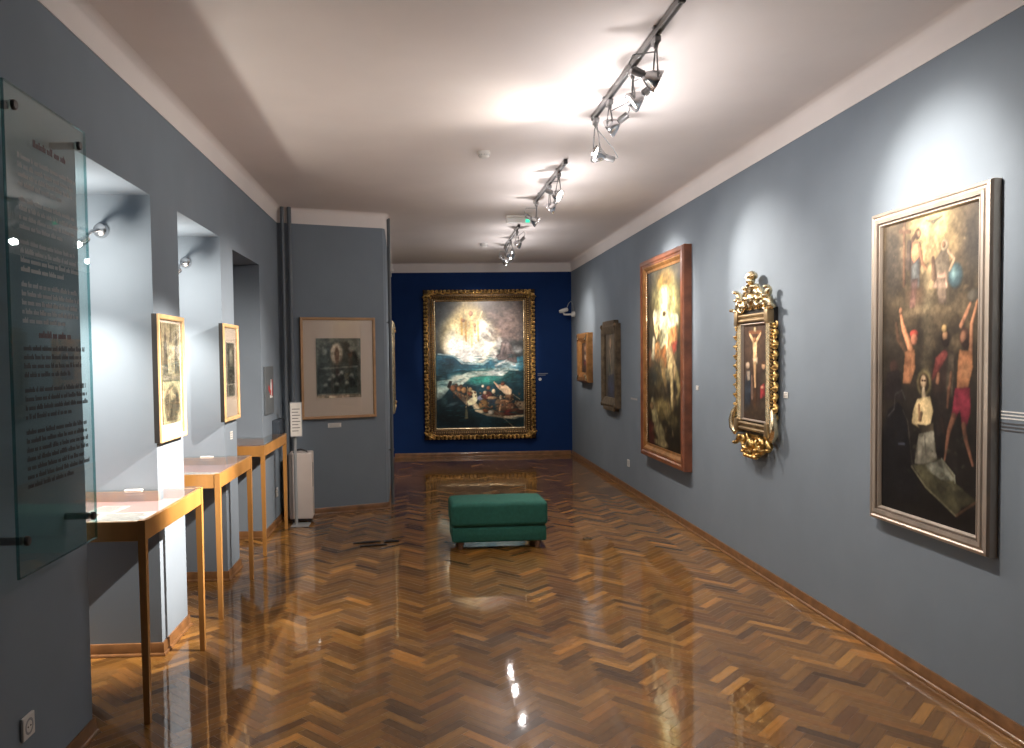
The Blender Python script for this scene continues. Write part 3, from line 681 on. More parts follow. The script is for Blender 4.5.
["c",0.5348146614400755,0.7295337886731755,0.633993580593029,0.6574122995841222,0.01706441899719391,0.017120095140904845,[160,190,196],0.8,1.0],
["e",0.8289891008805904,0.7338811485418592,0.13600487913373382,0.061631594158713,0,[150,180,186],0.8,1.0],
["e",0.7230855144072305,0.4870169156884013,0.04903589657322116,0.07344358969274906,0,[220,220,214],0.7,1.0],
["e",0.6711879406500825,0.6333838954434868,0.04900731509960865,0.07358417386673832,0,[235,235,230],0.8,1.0],
["p",[[0.7478289646750788,0.4750214568408731],[0.8095381601570171,0.4572376808832995],[0.8638775810241265,0.5129444637489191],[0.9171987252956352,0.6365316315700836],[0.9280450439878074,0.722999790680574],[0.8294464819931325,0.7092494956683412],[0.7929575239421572,0.6841204765804157],[0.7069633341245957,0.6829349484898023],[0.6834306791315676,0.6335405426825994],[0.7329416884631468,0.6096330963790703]],[118,106,106],1.0],
["c",0.796675769756537,0.48774016235142653,0.7570144686927542,0.6344820556860532,0.00982855157654039,0.009827699797580025,[84,76,80],0.4,0.7],
["c",0.8328697618548082,0.5248933013933331,0.8792507929363423,0.6853101278189531,0.00984661482426441,0.009881201323463484,[84,76,80],0.4,0.7],
["e",0.9308629141446623,0.562826893738423,0.06187238142998319,0.04922997602294921,0,[214,220,220],0.8,0.8],
["c",0.6812189429690658,0.7439844634781579,0.805035354280349,0.696592366206208,0.017167971011157968,0.019709831049521287,[214,222,222],0.8,1.0],
["c",0.805035354280349,0.696592366206208,0.9028612557835228,0.747314934808685,0.019709831049521287,0.014846730928482543,[214,222,222],0.8,1.0],
["c",0.28969812208488643,0.835731673206015,0.5332357542494802,0.8030590649448609,0.019331892607886758,0.02683943739310002,[190,208,204],0.8,1.0],
["c",0.5332357542494802,0.8030590649448609,0.8031818695883987,0.7951176540697903,0.02683943739310002,0.03206642573654217,[190,208,204],0.8,1.0],
["c",0.8031818695883987,0.7951176540697903,0.9265240281463014,0.8094571148537217,0.03206642573654217,0.024788695868648514,[190,208,204],0.8,1.0],
["p",[[0.005436121101077463,0.8564901879045865],[0.27014978042435284,0.796900084434723],[1.0109799525489453,0.808923626734648],[0.9992544927526714,1.5085544453042088],[-0.011137430033322697,1.4779658671934839]],[24,62,74],1.0],
["e",0.5881742971157883,0.8667102484878534,0.32375723093073916,0.08629730854162254,0,[40,120,118],0.8,1.0],
["e",0.5444051402154156,0.9090513256201229,0.19348903389790983,0.06470756793657595,0,[56,160,144],0.9,1.0],
["p",[[0.014209772317169682,0.9206269438317374],[0.2255206832396954,0.8924691844385051],[0.3329410373387225,0.8300658822552957],[0.39715907277769713,0.8096886111773914],[0.837209307921557,0.8061033599923111],[0.7603185306579484,0.8697293135985225],[0.5453248140298088,0.8659587543672943],[0.3954450318533533,0.8848147212035686],[0.29782683073948507,0.9689230726648876],[0.1595043594317577,0.9983422225370028],[0.07218040027419023,1.1144086209269302],[0.008246720322573972,1.1450994267000023]],[172,190,180],1.0],
["e",0.2678307441878904,0.8932389202672928,0.11672988123638361,0.053600762613812525,0,[214,220,204],0.8,1.0],
["e",0.6964817680313642,0.8254065951525791,0.11868710174922303,0.043188107441362256,0,[216,222,220],0.8,1.0],
["e",0.0763455935372447,0.9538621989062447,0.07368937413252129,0.05345910136547227,0,[110,150,150],0.9,1.0],
["e",0.24040980518290547,1.150542810763233,0.23438086424098523,0.15092405177357637,0,[22,46,56],0.7,1.0],
["e",0.2566897704765166,1.3560641321026845,0.29952737875845964,0.14075647898886423,0,[12,36,42],0.8,1.0],
["e",0.7933145573351236,1.4146599623309057,0.21837905367170174,0.0876100135126403,0,[10,34,36],0.8,1.0],
["e",0.17580257160215945,1.1920721946144976,0.07417093387577087,0.0193704574960758,-0.3,[96,120,124],0.8,0.7],
["e",0.0921388272512866,1.1578054858795042,0.04219726673937989,0.07519179498256245,0,[60,96,100],0.9,0.7],
["p",[[0.12814197120356613,0.9869918689314195],[0.15624941118624808,0.9179534207247192],[0.18248406737940762,0.9237985631401096],[0.16478076494175764,0.9984497469945084],[0.2221079399476807,1.031827673057643],[0.41137918523725203,1.1221383312028128],[0.44269788840791685,1.155285734165853],[0.36636056924086424,1.2237342209828679],[0.31423559691518893,1.1738518484318075],[0.18984969078283945,1.0526200450183898]],[108,94,80],1.0],
["p",[[0.125898466541497,0.9923017180895528],[0.15633015757890195,0.914744809020432],[0.18454156350412365,0.9259790145753788],[0.16478076494175764,0.9984497469945084]],[40,36,34],1.0],
["e",0.19646308139427976,0.9990953804437603,0.03383966433860561,0.041189065506551215,0,[150,100,70],0.35,1.0],
["e",0.22884168052266832,0.972926492422514,0.02116638459318146,0.02574247072278657,0,[120,80,58],0.35,1.0],
["e",0.264990371955057,1.0112354180967862,0.03181562318612069,0.03867668015527137,0,[160,110,72],0.35,1.0],
["e",0.28471612328672996,0.9847764839910116,0.021216991081402403,0.02577766604385956,0,[110,72,50],0.35,1.0],
["e",0.31765949935492305,1.0284573665150187,0.03188925811857923,0.03873120546861042,0,[196,146,96],0.35,1.0],
["e",0.391517666292609,1.0569504578939808,0.03839790154320738,0.0465768659333039,0,[150,84,60],0.35,1.0],
["e",0.38692836934663705,1.024519636603733,0.025578646180939524,0.03102335553419522,0,[206,170,120],0.35,1.0],
["p",[[0.4029119081957972,1.024852350896041],[0.4557868392378569,1.0475356083058824],[0.47526593418754354,1.1344101684366155],[0.4417337217682499,1.1985408939832232],[0.36673377973567994,1.207525522947277],[0.3466697252325285,1.1530342212977984],[0.41162319055384394,1.111344276407313]],[206,196,160],1.0],
["c",0.35893138096928834,0.9916444850486968,0.3527449186490656,1.1208021651755233,0.0053188625907913956,0.005324617189306102,[186,160,116],0.4,1.0],
["c",0.3527449186490656,1.1208021651755233,0.3358861926390041,1.250001244478732,0.005324617189306102,0.005328073898021091,[186,160,116],0.4,1.0],
["p",[[0.332129312395763,1.2282861437014634],[0.3534405349702445,1.2288185828249552],[0.36111019670174654,1.3589487922906898],[0.3203141006665866,1.3686566895021348]],[110,110,84],1.0],
["p",[[0.4094252756821558,1.2085733609708555],[0.4529110275900709,1.1771641735018383],[0.5370195164266557,1.2551148041956632],[0.687006895074601,1.3025084269837135],[0.8602169270632875,1.3289455364743974],[0.9970938186040668,1.310664899701907],[0.996540650380333,1.3435655923954182],[0.8812223827024332,1.3733171201216499],[0.7509182528033589,1.3587900163933977],[0.578434739399292,1.3322916121662483],[0.44004445517886787,1.2743260262328904]],[176,160,130],1.0],
["p",[[0.49479514578364064,1.2215082431414808],[0.6876557413940924,1.2698361400814537],[0.9985671888421116,1.223033507756688],[0.9969094688942443,1.3216294361499576],[0.7513379677111545,1.3369538461274324],[0.5791171444445341,1.2996705136735662]],[96,64,48],1.0],
["e",0.5129865196310631,1.1244537736265068,0.04720245499016895,0.036793566395180166,0,[150,160,190],0.35,1.0],
["e",0.5834289152460206,1.093554364659468,0.06455192573519308,0.054160162418427804,0,[112,60,58],0.35,1.0],
["e",0.5572693775844608,1.060509641462493,0.02361655879990232,0.023795073466793548,0,[206,180,150],0.35,1.0],
["e",0.5320811041965167,0.9843378931223916,0.017142591751553082,0.01942824245696184,0,[230,214,190],0.35,1.0],
["e",0.595977377160439,1.0072368240527678,0.023640467002433718,0.025951129241974957,0,[150,100,76],0.35,1.0],
["e",0.6543543218587824,1.0463376605458363,0.023705570020306044,0.030336839016094963,0,[214,196,160],0.35,1.0],
["e",0.6356624081715329,1.1706684556675009,0.06041776745609928,0.06516795466120073,0,[54,74,90],0.35,1.0],
["e",0.6366578607552804,1.1218472279978027,0.06470915860912341,0.019522866065632583,0,[206,170,130],0.35,1.0],
["e",0.5381768396575725,1.2008868453146824,0.0580473048497302,0.06508048788134091,0,[170,130,80],0.35,1.0],
["e",0.5692676096214193,1.2559346710740265,0.04306305064974392,0.04345273127927651,0,[140,84,48],0.35,1.0],
["e",0.6224395443876521,1.2899255350833758,0.03884985014335429,0.030466102414428153,0,[190,180,160],0.35,1.0],
["e",0.7105667335939954,1.20508018030904,0.047618486725262144,0.07620382604844167,0,[130,104,80],0.35,1.0],
["e",0.7644775611759668,1.217287913526365,0.06510579673589978,0.07630445895880333,0,[116,86,64],0.35,1.0],
["e",0.7871898360686118,1.163362823505597,0.0651292090797565,0.01959790717850174,0,[190,140,100],0.35,1.0],
["e",0.8509246919275953,1.241247716233686,0.06534766661819347,0.06554089494385873,0,[110,76,56],0.35,1.0],
["e",0.8281717972575912,1.295291799534699,0.06532417396298884,0.037152850768427115,0,[110,46,40],0.35,1.0],
["e",0.9047878106755056,1.2754042058645676,0.06551142724010517,0.04376122337543187,0,[96,62,46],0.35,1.0],
["e",0.7338906996375676,1.1186174762027496,0.015142198824505626,0.03260341339430073,0,[200,180,150],0.35,1.0],
["e",0.8315962029048555,1.109933273583042,0.054329459376646794,0.04791039874639513,0,[130,100,74],0.35,1.0],
["p",[[0.682915717895393,0.9656924545882151],[0.7908862793079553,0.9677982611493086],[0.8655625541101712,1.034482914170788],[0.8537113079169507,1.0886464969928598],[0.7886290328849201,1.0872204679216648],[0.7141933652657598,1.0204877339836196]],[226,196,160],1.0],
["c",0.6619233849650052,0.9382415001778533,0.7146191628987978,0.9988149991056618,0.008610653566244242,0.019431338468489212,[220,180,146],0.4,1.0],
["e",0.7586539702280328,0.956330061607428,0.02594640583836061,0.028177096852764705,0,[140,84,62],0.35,1.0],
["p",[[0.8960281191803318,1.155001559243442],[0.9994867585184626,1.1683404179626644],[0.9978308207614566,1.2668303472920461],[0.9486322258648534,1.2655795354014292],[0.8952497491043144,1.198649872865698]],[150,130,104],1.0],
["c",0.8755416025039646,1.083678684820228,0.9508062291118294,1.1398907147982609,0.007610316106890558,0.007637624826072442,[150,140,116],0.4,1.0],
["c",0.5809347565583889,1.2127829617703132,0.7298709344935252,1.325459541328086,0.006454850670987167,0.006501056568334218,[130,112,88],0.4,1.0],
["c",0.7298709344935252,1.325459541328086,0.8688367515636455,1.4552031946628774,0.006501056568334218,0.006545951495682045,[130,112,88],0.4,1.0],
["c",0.7322001582455226,1.205606407192575,0.7198917052372644,1.2815639063518385,0.012989126046381028,0.012992792975440759,[190,150,110],0.4,1.0]]}

# ------------------------------------------------------------------ the room
def structure(o):
    o['kind'] = 'structure'
    return o

def herringbone(L=0.25, Wd=0.05):
    """zigzags run across the room; every block a quad with its own tone and a tiny tilt, cut to the room's outline"""
    x0, x1, y0, y1 = XN, XR + 0.1, YF, YB + 0.1
    rng = random.Random(3)
    bm = bmesh.new()
    col = bm.loops.layers.float_color.new('paint')
    uvl = bm.loops.layers.uv.new('grain')
    c45 = math.sqrt(0.5)
    n = int(20 / Wd)
    k = 0
    for a in range(-14, 14):
        for b in range(-40, 240):
            for kind in (0, 1):
                if kind == 0:
                    u0, v0, du, dv = b * Wd + a * L, b * Wd - a * L, L, Wd
                else:
                    u0, v0, du, dv = b * Wd + a * L, b * Wd - a * L + Wd, Wd, L
                uc, vc = u0 + du / 2, v0 + dv / 2
                X, Y = (uc - vc) * c45, (uc + vc) * c45 + YF
                if X < x0 - 0.3 or X > x1 + 0.3 or Y < y0 - 0.3 or Y > y1 + 0.3:
                    continue
                g = 0.0004
                tu, tv = rng.gauss(0, 0.0026), rng.gauss(0, 0.0026)
                pts = []
                for uu, vv in ((u0 + g, v0 + g), (u0 + du - g, v0 + g), (u0 + du - g, v0 + dv - g), (u0 + g, v0 + dv - g)):
                    z = -0.0012 + (uu - uc) * tu * (0.3 if kind == 0 else 1) + (vv - vc) * tv * (1 if kind == 0 else 0.3)
                    pts.append(((uu - vv) * c45, (uu + vv) * c45 + YF, z))
                f = bm.faces.new([bm.verts.new(p) for p in pts])
                t = rng.random()
                base = Vector((0.128, 0.057, 0.0125)).lerp(Vector((0.278, 0.133, 0.029)), t)
                q = rng.random()
                if q < 0.10: base *= 1.6
                elif q < 0.24: base *= 0.6
                if rng.random() < 0.2: base = Vector((base.x * 1.04, base.y * 0.96, base.z * 0.92))
                o1, o2 = rng.random() * 50, rng.random() * 50
                uv = ((0, 0), (du, 0), (du, dv), (0, dv))
                for lp, p in zip(f.loops, uv):
                    lp[col] = (*base, 1)
                    lp[uvl].uv = (p[0] + o1, p[1] + o2) if kind == 0 else (p[1] + o1, p[0] + o2)
    for co, no in (((x0, 0, 0), (-1, 0, 0)), ((x1, 0, 0), (1, 0, 0)), ((0, y0, 0), (0, -1, 0)), ((0, y1, 0), (0, 1, 0))):
        bmesh.ops.bisect_plane(bm, geom=bm.verts[:] + bm.edges[:] + bm.faces[:], plane_co=co, plane_no=no, clear_outer=True)
    # the slab under the blocks
    for f in bmesh.ops.create_cube(bm, size=1)['verts'][0].link_faces: pass
    vs = [v for v in bm.verts if v.is_valid and abs(abs(v.co.x) - 0.5) < 1e-6 and abs(abs(v.co.y) - 0.5) < 1e-6 and abs(abs(v.co.z) - 0.5) < 1e-6]
    bmesh.ops.scale(bm, verts=vs, vec=(x1 - x0, y1 - y0, 0.1))
    bmesh.ops.translate(bm, verts=vs, vec=((x0 + x1) / 2, (y0 + y1) / 2, -0.055))
    me = bpy.data.meshes.new('floor')
    bm.to_mesh(me); bm.free()
    me.materials.append(M['floor'])
    o = bpy.data.objects.new('floor', me)
    C.objects.link(o)
    return structure(o)

herringbone()
H = ZC + 0.1
structure(MB().span((XN - 0.2, YF - 0.2, ZC), (XR + 0.2, YB + 0.2, ZC + 0.1)).build('ceiling', M['white']))
structure(MB().span((XR, YF - 0.2, -0.1), (XR + 0.2, YB + 0.2, ZC)).build('wall_right', M['wall']))
structure(MB().span((-0.50, YB, -0.1), (XR, YB + 0.2, ZC)).build('wall_back', M['blue']))
structure(MB().span((XN - 0.2, YF - 0.2, -0.1), (XR, YF, ZC)).build('wall_front', M['wall']))
m = MB()
ys = [YF] + [v for n in NICHES for v in n[:2]] + [8.9]
for i in range(0, len(ys), 2):
    m.span((XN, ys[i], -0.1), (XL, ys[i + 1], ZC))
for a, b, z in NICHES:
    m.span((XN, a, z), (XL, b, ZC))
m.span((XN - 0.2, YF, -0.1), (XN, 8.9, ZC))
structure(m.build('wall_left', M['wall']))
structure(MB().prism([BA, BB, (-0.388, 8.50), (-0.512, YB + 0.2), (XL, YB + 0.2)], -0.1, ZC).build('wall_left_rear', M['wall']))

SK = [(-0.01, 0.0005), (0.022, 0.0005), (0.0215, 0.007), (0.018, 0.013), (0.012, 0.016), (0.011, 0.064), (0.008, 0.069), (-0.01, 0.069)]
left_path = [(XL, YF)]
for a, b, z in NICHES:
    left_path += [(XL, a), (XN, a), (XN, b), (XL, b)]
left_path += [BA, BB, (-0.388, 8.50), (-0.509, YB)]
structure(MB().sweep(left_path, SK).build('baseboard_left', M['skirting'], None, True))
structure(MB().sweep([(-0.48, YB), (XR - 0.022, YB)], SK).build('baseboard_back', M['skirting'], None, True))
structure(MB().sweep([(XR, YB), (XR, YF)], SK).build('baseboard_right', M['skirting'], None, True))
COVE = [(-0.01, ZT), (0.004, ZT), (0.006, ZT + 0.10)] + [(0.006 + 0.05 * (1 - math.cos(t * PI / 2)), ZT + 0.10 + 0.053 * math.sin(t * PI / 2)) for t in (0.2, 0.4, 0.6, 0.8, 1.0)] + [(-0.01, ZC + 0.001)]
structure(MB().sweep([(XL, YF), BA, BB, (-0.388, 8.50), (-0.509, YB), (XR, YB), (XR, YF)], COVE).build('trim_1', M['white'], None, True, 60))

# ------------------------------------------------------------------ pictures
def picture_root(name, label, cat, wall, s, z, group=None, off=0.0):
    """s is the distance along the wall: world y on the side walls, x on the back wall, from the breast's left corner there"""
    if wall == 'right': return thing(name, label, cat, (XR - 0.001 - off, s, z), RIGHT, group)
    if wall == 'left': return thing(name, label, cat, (XL + 0.001 + off, s, z), LEFT, group)
    if wall == 'back': return thing(name, label, cat, (s, YB - 0.001 - off, z), BACK, group)
    return thing(name, label, cat, on_breast(s, z, 0.001 + off), BREAST, group)

# the tall altar painting in the silvery frame
r = picture_root('framed_painting', 'tall dark painting of a kneeling woman under a golden glow, in a champagne silver frame', 'painting', 'right', 3.645, 1.523)
MB().frame(0.885, 1.60, [(0, 0), (0, 0.034), (0.006, 0.046), (0.018, 0.050), (0.024, 0.044), (0.032, 0.045), (0.038, 0.051), (0.0555, 0.049), (0.0555, 0.0)]).build('outer_frame', M['silver'], r)
MB().frame(0.774, 1.499, [(0.0, 0.0), (0, 0.046), (0.006, 0.047), (0.008, 0.041), (0.014, 0.040), (0.014, 0.0)]).build('middle_band', M['taupe'], r)
MB().frame(0.746, 1.471, [(0.0, 0.0), (0, 0.043), (0.005, 0.043), (0.012, 0.030), (0.012, 0.0)]).build('inner_slip', M['silver'], r)
p = Paint(170, 1.94, (20, 18, 20))
v = np.clip(p.Y / 1.94, 0, 1)[..., None]
p.img = np.where(v < 0.45, (1 - v / 0.45) * np.array((92, 76, 50)) + v / 0.45 * np.array((50, 42, 32)), (1 - (v - 0.45) / 0.55) * np.array((50, 42, 32)) + (v - 0.45) / 0.55 * np.array((14, 13, 15)))
p.dabs(60, 31, (0.0, 0.1, 1.0, 0.85), 0.07, [(110, 92, 62), (70, 60, 46), (54, 48, 40), (128, 106, 70)], 0.35, 1.3)
p.strokes(ART['saints'])
p.dabs(40, 32, (0.1, 0.05, 0.9, 0.55), 0.012, [(150, 122, 80), (100, 80, 56), (196, 166, 110)], 0.3, 1.5)
p.dabs(30, 33, (0.3, 1.35, 0.95, 1.75), 0.012, [(60, 60, 40), (96, 92, 66), (40, 40, 30)], 0.4, 2.0)
p.soften(1); p.mute(0.74); p.tone((48, 40, 32), 0.16); p.brush(0.35, 9, 1); p.brush(0.25, 40, 9)
p.canvas('canvas', 0.726, 1.451, 0.026, M['canvas'], r, gain=G_SAINTS)

# the carved and gilded crucifixion
r = picture_root('ornate_painting', 'small crucifixion painting in a carved gilded frame with a shell crest', 'painting', 'right', 5.57, 1.47)
r.scale = (1.18, 1.4, 0.965)
MB().box((0, -0.012, 0.0), (0.50, 0.022, 0.94), 0.004).build('back_board', M['black'], r)
for s in (-1, 1):                                   # fluted side columns
    g = MB()
    for k in range(3):
        g.rod((s * (0.192 + k * 0.016), -0.034, -0.37), (s * (0.192 + k * 0.016), -0.034, 0.37), 0.0085, n=10)
    for k in range(30):
        g.ball((s * 0.245, -0.032, -0.36 + k * 0.0248), (0.009, 0.012, 0.0115), sub=1)
    g.build('side_moulding', M['goldb'], r, True)
for z in (0.407, -0.409):
    t = MB()
    for q in (-0.019, 0.019):
        t.rod((-0.215, -0.036, z + q), (0.215, -0.036, z + q), 0.013, n=14)
    t.box((0, -0.024, z), (0.44, 0.030, 0.030), 0.004)
    for s in (-1, 1):
        t.box((s * 0.222, -0.034, z), (0.05, 0.044, 0.10), 0.006)
    t.build('rail', M['brassy'], r, True)
MB().frame(0.375, 0.735, [(0, 0.02), (0, 0.036), (0.006, 0.038), (0.014, 0.026), (0.014, 0.02)]).build('inner_slip', M['silver'], r)

def scroll(mb, cx, cz, r0, a0, turns, y, th, grow=0.25, sgn=1, n=22):
    pts, rad = [], []
    for i in range(n):
        f = i / (n - 1)
        rr = r0 * (grow + (1 - grow) * f)
        a = a0 + sgn * turns * 2 * PI * (1 - f)
        pts.append((cx + rr * math.cos(a), -y - 0.012 * (1 - f), cz + rr * math.sin(a)))
        rad.append(th * (0.55 + 0.45 * math.sin(PI * min(1, f + 0.25))))
    mb.tube(pts, rad, 8)

def leaf(mb, x, z, L, wd, ang, y, th=0.012):
    """an acanthus lobe with a raised rib, tip curling out"""
    R = Matrix.Rotation(-ang, 3, 'Y')
    mb.ball((x + math.cos(ang) * L * 0.42, -y, z + math.sin(ang) * L * 0.42), (L * 0.5, th, wd * 0.5), R)
    mb.ball((x + math.cos(ang) * L * 0.88, -y - th * 0.8, z + math.sin(ang) * L * 0.88), (wd * 0.36, th, wd * 0.36), R)

c = MB()
for s in (-1, 1):                                   # crown: scrolls and leaves rising to the crest
    scroll(c, s * 0.185, 0.50, 0.058, PI / 2 - s * 0.3, 1.4, 0.030, 0.015, sgn=s)
    scroll(c, s * 0.085, 0.535, 0.060, PI / 2 + s * 0.6, 1.3, 0.036, 0.016, sgn=-s)
    for k, (x, z, L, w_, a) in enumerate(((0.24, 0.47, 0.10, 0.045, 1.9), (0.20, 0.55, 0.08, 0.04, 1.2), (0.13, 0.56, 0.10, 0.045, 2.2), (0.06, 0.56, 0.09, 0.05, 1.9), (0.13, 0.475, 0.08, 0.05, 1.2), (0.04, 0.47, 0.09, 0.05, 1.5), (0.235, 0.46, 0.06, 0.04, 0.4))):
        leaf(c, s * x, z, L, w_, a if s > 0 else PI - a, 0.036, 0.018)
c.ball((0, -0.04, 0.545), (0.045, 0.03, 0.055))
c.lathe([(0.016, 0), (0.030, 0.02), (0.022, 0.05), (0.034, 0.075), (0.02, 0.085)], (0, -0.04, 0.575), n=14)
c.box((0, -0.012, 0.50), (0.34, 0.02, 0.10), 0.004)
c.build('carved_crown', M['goldb'], r, True, 60)
f = MB()
for k in range(7):                                  # fluted shell finial
    a = PI / 2 + (k - 3) * 0.36
    f.ball((math.cos(a) * 0.036, -0.046, 0.690 + math.sin(a) * 0.030), (0.034, 0.022, 0.013), Matrix.Rotation(-a, 3, 'Y'))
f.ball((0, -0.05, 0.680), (0.028, 0.024, 0.024))
f.build('shell_finial', M['goldb'], r, True, 60)
for s in (-1, 1):                                   # openwork leaves down both flanks
    d = MB()
    for k in range(9):
        z = 0.34 - k * 0.075
        scroll(d, s * 0.278, z, 0.026, PI / 2, 1.1, 0.022, 0.0085, sgn=s if k % 2 else -s, n=14)
        leaf(d, s * 0.262, z - 0.03, 0.055, 0.03, (-0.9 if s > 0 else PI + 0.9), 0.022, 0.012)
    d.build('flank_carving', M['gold'], r, True, 60)
for s in (-1, 1):                                   # big brackets at the foot
    e = MB()
    pts = [(s * 0.262, -0.032, -0.26), (s * 0.285, -0.04, -0.32), (s * 0.30, -0.042, -0.38), (s * 0.295, -0.04, -0.44), (s * 0.262, -0.036, -0.478), (s * 0.238, -0.034, -0.455), (s * 0.25, -0.034, -0.43)]
    e.tube(pts, [0.012, 0.019, 0.023, 0.022, 0.018, 0.014, 0.010], 10)
    e.build('bracket', M['goldb'], r, True, 60)
b = MB()
b.box((0, -0.012, -0.50), (0.30, 0.02, 0.09), 0.006)
for s in (-1, 1):                                   # bottom cartouche
    scroll(b, s * 0.125, -0.515, 0.055, PI / 2 + s * 0.5, 1.3, 0.034, 0.017, sgn=s)
    for x, z, L, w_, a in ((0.20, -0.485, 0.09, 0.04, -1.0), (0.10, -0.55, 0.09, 0.05, -1.9), (0.05, -0.50, 0.09, 0.05, -1.2), (0.15, -0.555, 0.07, 0.04, -2.3), (0.05, -0.57, 0.07, 0.05, -2.0)):
        leaf(b, s * x, z, L, w_, a if s > 0 else PI - a, 0.034, 0.018)
b.ball((0, -0.045, -0.535), (0.05, 0.028, 0.05))
b.build('carved_cartouche', M['gold'], r, True, 60)
p = Paint(70, 1.97, (62, 46, 38)); p.strokes(ART['crucifixion']); p.mute(0.8); p.tone((60, 44, 34), 0.12); p.brush(0.3, 14, 2)
p.canvas('canvas', 0.352, 0.712, 0.024, M['canvas'], r, gain=G_CRUC)

# the large painting in the red-brown frame
r = picture_root('framed_painting', 'large vision painting with a glowing figure, in a deep polished red-brown frame', 'painting', 'right', 7.715, 1.57)
MB().frame(1.40, 2.06, [(0, 0), (0, 0.070), (0.012, 0.086), (0.045, 0.088), (0.060, 0.078), (0.075, 0.080), (0.075, 0.0)]).build('outer_frame', M['redwood'], r)
MB().frame(1.25, 1.91, [(0.0, 0.0), (0, 0.074), (0.012, 0.072), (0.040, 0.050), (0.062, 0.046), (0.062, 0.0)]).build('gilt_cove', M['orange'], r)
for s in (-1, 1):
    q = MB()
    for k in range(70):
        q.ball((s * 0.557, -0.050, -0.875 + k * 1.75 / 69), (0.007, 0.008, 0.009), sub=1)
    q.build('bead_moulding', M['goldb'], r, True)
p = Paint(110, 1.61, (58, 50, 36)); p.strokes(ART['vision']); p.dabs(90, 4, (0.1, 0.5, 0.9, 1.5), 0.035, [(90, 76, 48), (150, 126, 84), (60, 54, 38), (176, 150, 104)], 0.4, 0.7); p.soften(1); p.mute(0.85); p.tone((84, 68, 42), 0.14); p.brush(0.45, 9, 3); p.brush(0.3, 30, 13)
p.canvas('canvas', 1.125, 1.785, 0.040, M['canvas'], r, gain=G_VIS, gamma=1.18)

# worn dark panel painting
r = picture_root('panel_painting', 'dim old panel painting in a worn dark wooden frame with notched corners', 'painting', 'right', 9.98, 1.48)
MB().frame(0.80, 1.05, [(0, 0), (0, 0.062), (0.03, 0.072), (0.075, 0.060), (0.12, 0.045), (0.12, 0.0)]).box((0, -0.034, 0.545), (0.60, 0.062, 0.05), 0.006).box((0, -0.034, -0.545), (0.60, 0.062, 0.05), 0.006).build('frame', M['darkwood'], r)
for s in (-1, 1):
    for z in (-0.5, 0.5):
        k = MB()
        k.lathe([(0.0, -0.004), (0.030, 0.0), (0.026, 0.012), (0.010, 0.018), (0.0, 0.02)], (s * 0.355, -0.066, z), (0, -1, 0), 14, False)
        k.build('corner_boss', M['darkwood'], r, True)
p = Paint(50, 1.44, (66, 58, 48))
p.strokes([['e', 0.5, 0.45, 0.3, 0.5, 0, (118, 104, 86), 0.8, 0.9], ['p', [(0.35, 0.3), (0.6, 0.25), (0.7, 0.9), (0.62, 1.5), (0.3, 1.5)], (84, 76, 66), 0.9], ['e', 0.48, 0.24, 0.09, 0.13, 0, (160, 132, 104), 0.4, 1], ['p', [(0.25, 0.95), (0.75, 0.9), (0.8, 1.5), (0.22, 1.5)], (40, 46, 66), 0.9], ['e', 0.4, 0.8, 0.1, 0.1, 0, (48, 62, 46), 0.8, 0.9], ['c', 0.42, 0.4, 0.55, 0.8, 0.05, 0.05, (130, 110, 90), 0.5, 0.9]])
p.brush(0.3, 10, 4)
p.canvas('canvas', 0.565, 0.815, 0.030, M['canvas'], r, gain=1.3)

# small painting by the corner
r = picture_root('framed_painting', 'small dark figure painting in an amber gilt frame, nearest the blue wall', 'painting', 'right', 11.55, 1.585)
MB().frame(0.74, 0.72, [(0, 0), (0, 0.075), (0.02, 0.09), (0.07, 0.088), (0.10, 0.070), (0.105, 0.072), (0.14, 0.045), (0.14, 0.0)]).build('frame', M['orange'], r)
for s in (-1, 1):
    for z in (-1, 1):
        q = MB()
        leaf(q, s * 0.35, z * 0.33, -s * 0.12, 0.05, z * s * 0.7, 0.088, 0.010)
        q.build('corner_leaf', M['goldb'], r, True)
p = Paint(48, 0.957, (46, 34, 30))
p.strokes([['e', 0.5, 0.4, 0.35, 0.4, 0, (80, 56, 44), 0.8, 0.8], ['p', [(0.4, 0.32), (0.58, 0.32), (0.66, 0.72), (0.36, 0.72)], (60, 40, 52), 1], ['e', 0.49, 0.24, 0.06, 0.09, 0, (206, 160, 130), 0.4, 1], ['e', 0.49, 0.46, 0.09, 0.08, 0, (200, 176, 150), 0.5, 1], ['e', 0.47, 0.62, 0.1, 0.06, 0, (120, 40, 36), 0.6, 0.9]])
p.brush(0.2, 8, 5)
p.canvas('canvas', 0.54, 0.52, 0.034, M['canvas'], r, gain=0.9)

# the big gilt frame on the blue wall
r = picture_root('framed_painting', 'stormy sea painting with boats under a burst of light, in a wide carved gold frame', 'painting', 'back', 0.915, 1.493)
r.scale = (1.043, 1.0, 1.02)
MB().frame(1.73, 2.37, [(0, 0), (0, 0.050), (0.02, 0.070), (0.055, 0.074), (0.10, 0.070), (0.13, 0.055), (0.165, 0.045), (0.165, 0.0)]).build('frame', M['bronze'], r)
MB().frame(1.40, 2.04, [(0, 0), (0, 0.047), (0.006, 0.050), (0.012, 0.048), (0.022, 0.036), (0.022, 0.0)]).build('inner_slip', M['goldb'], r)
def along(w, h, n, m):
    for i in range(n):
        t = (i + 0.5) / n - 0.5
        yield (t * w, -h / 2, 0.0); yield (t * w, h / 2, PI)
    for i in range(m):
        t = (i + 0.5) / m - 0.5
        yield (-w / 2, t * h, -PI / 2); yield (w / 2, t * h, PI / 2)
q = MB()
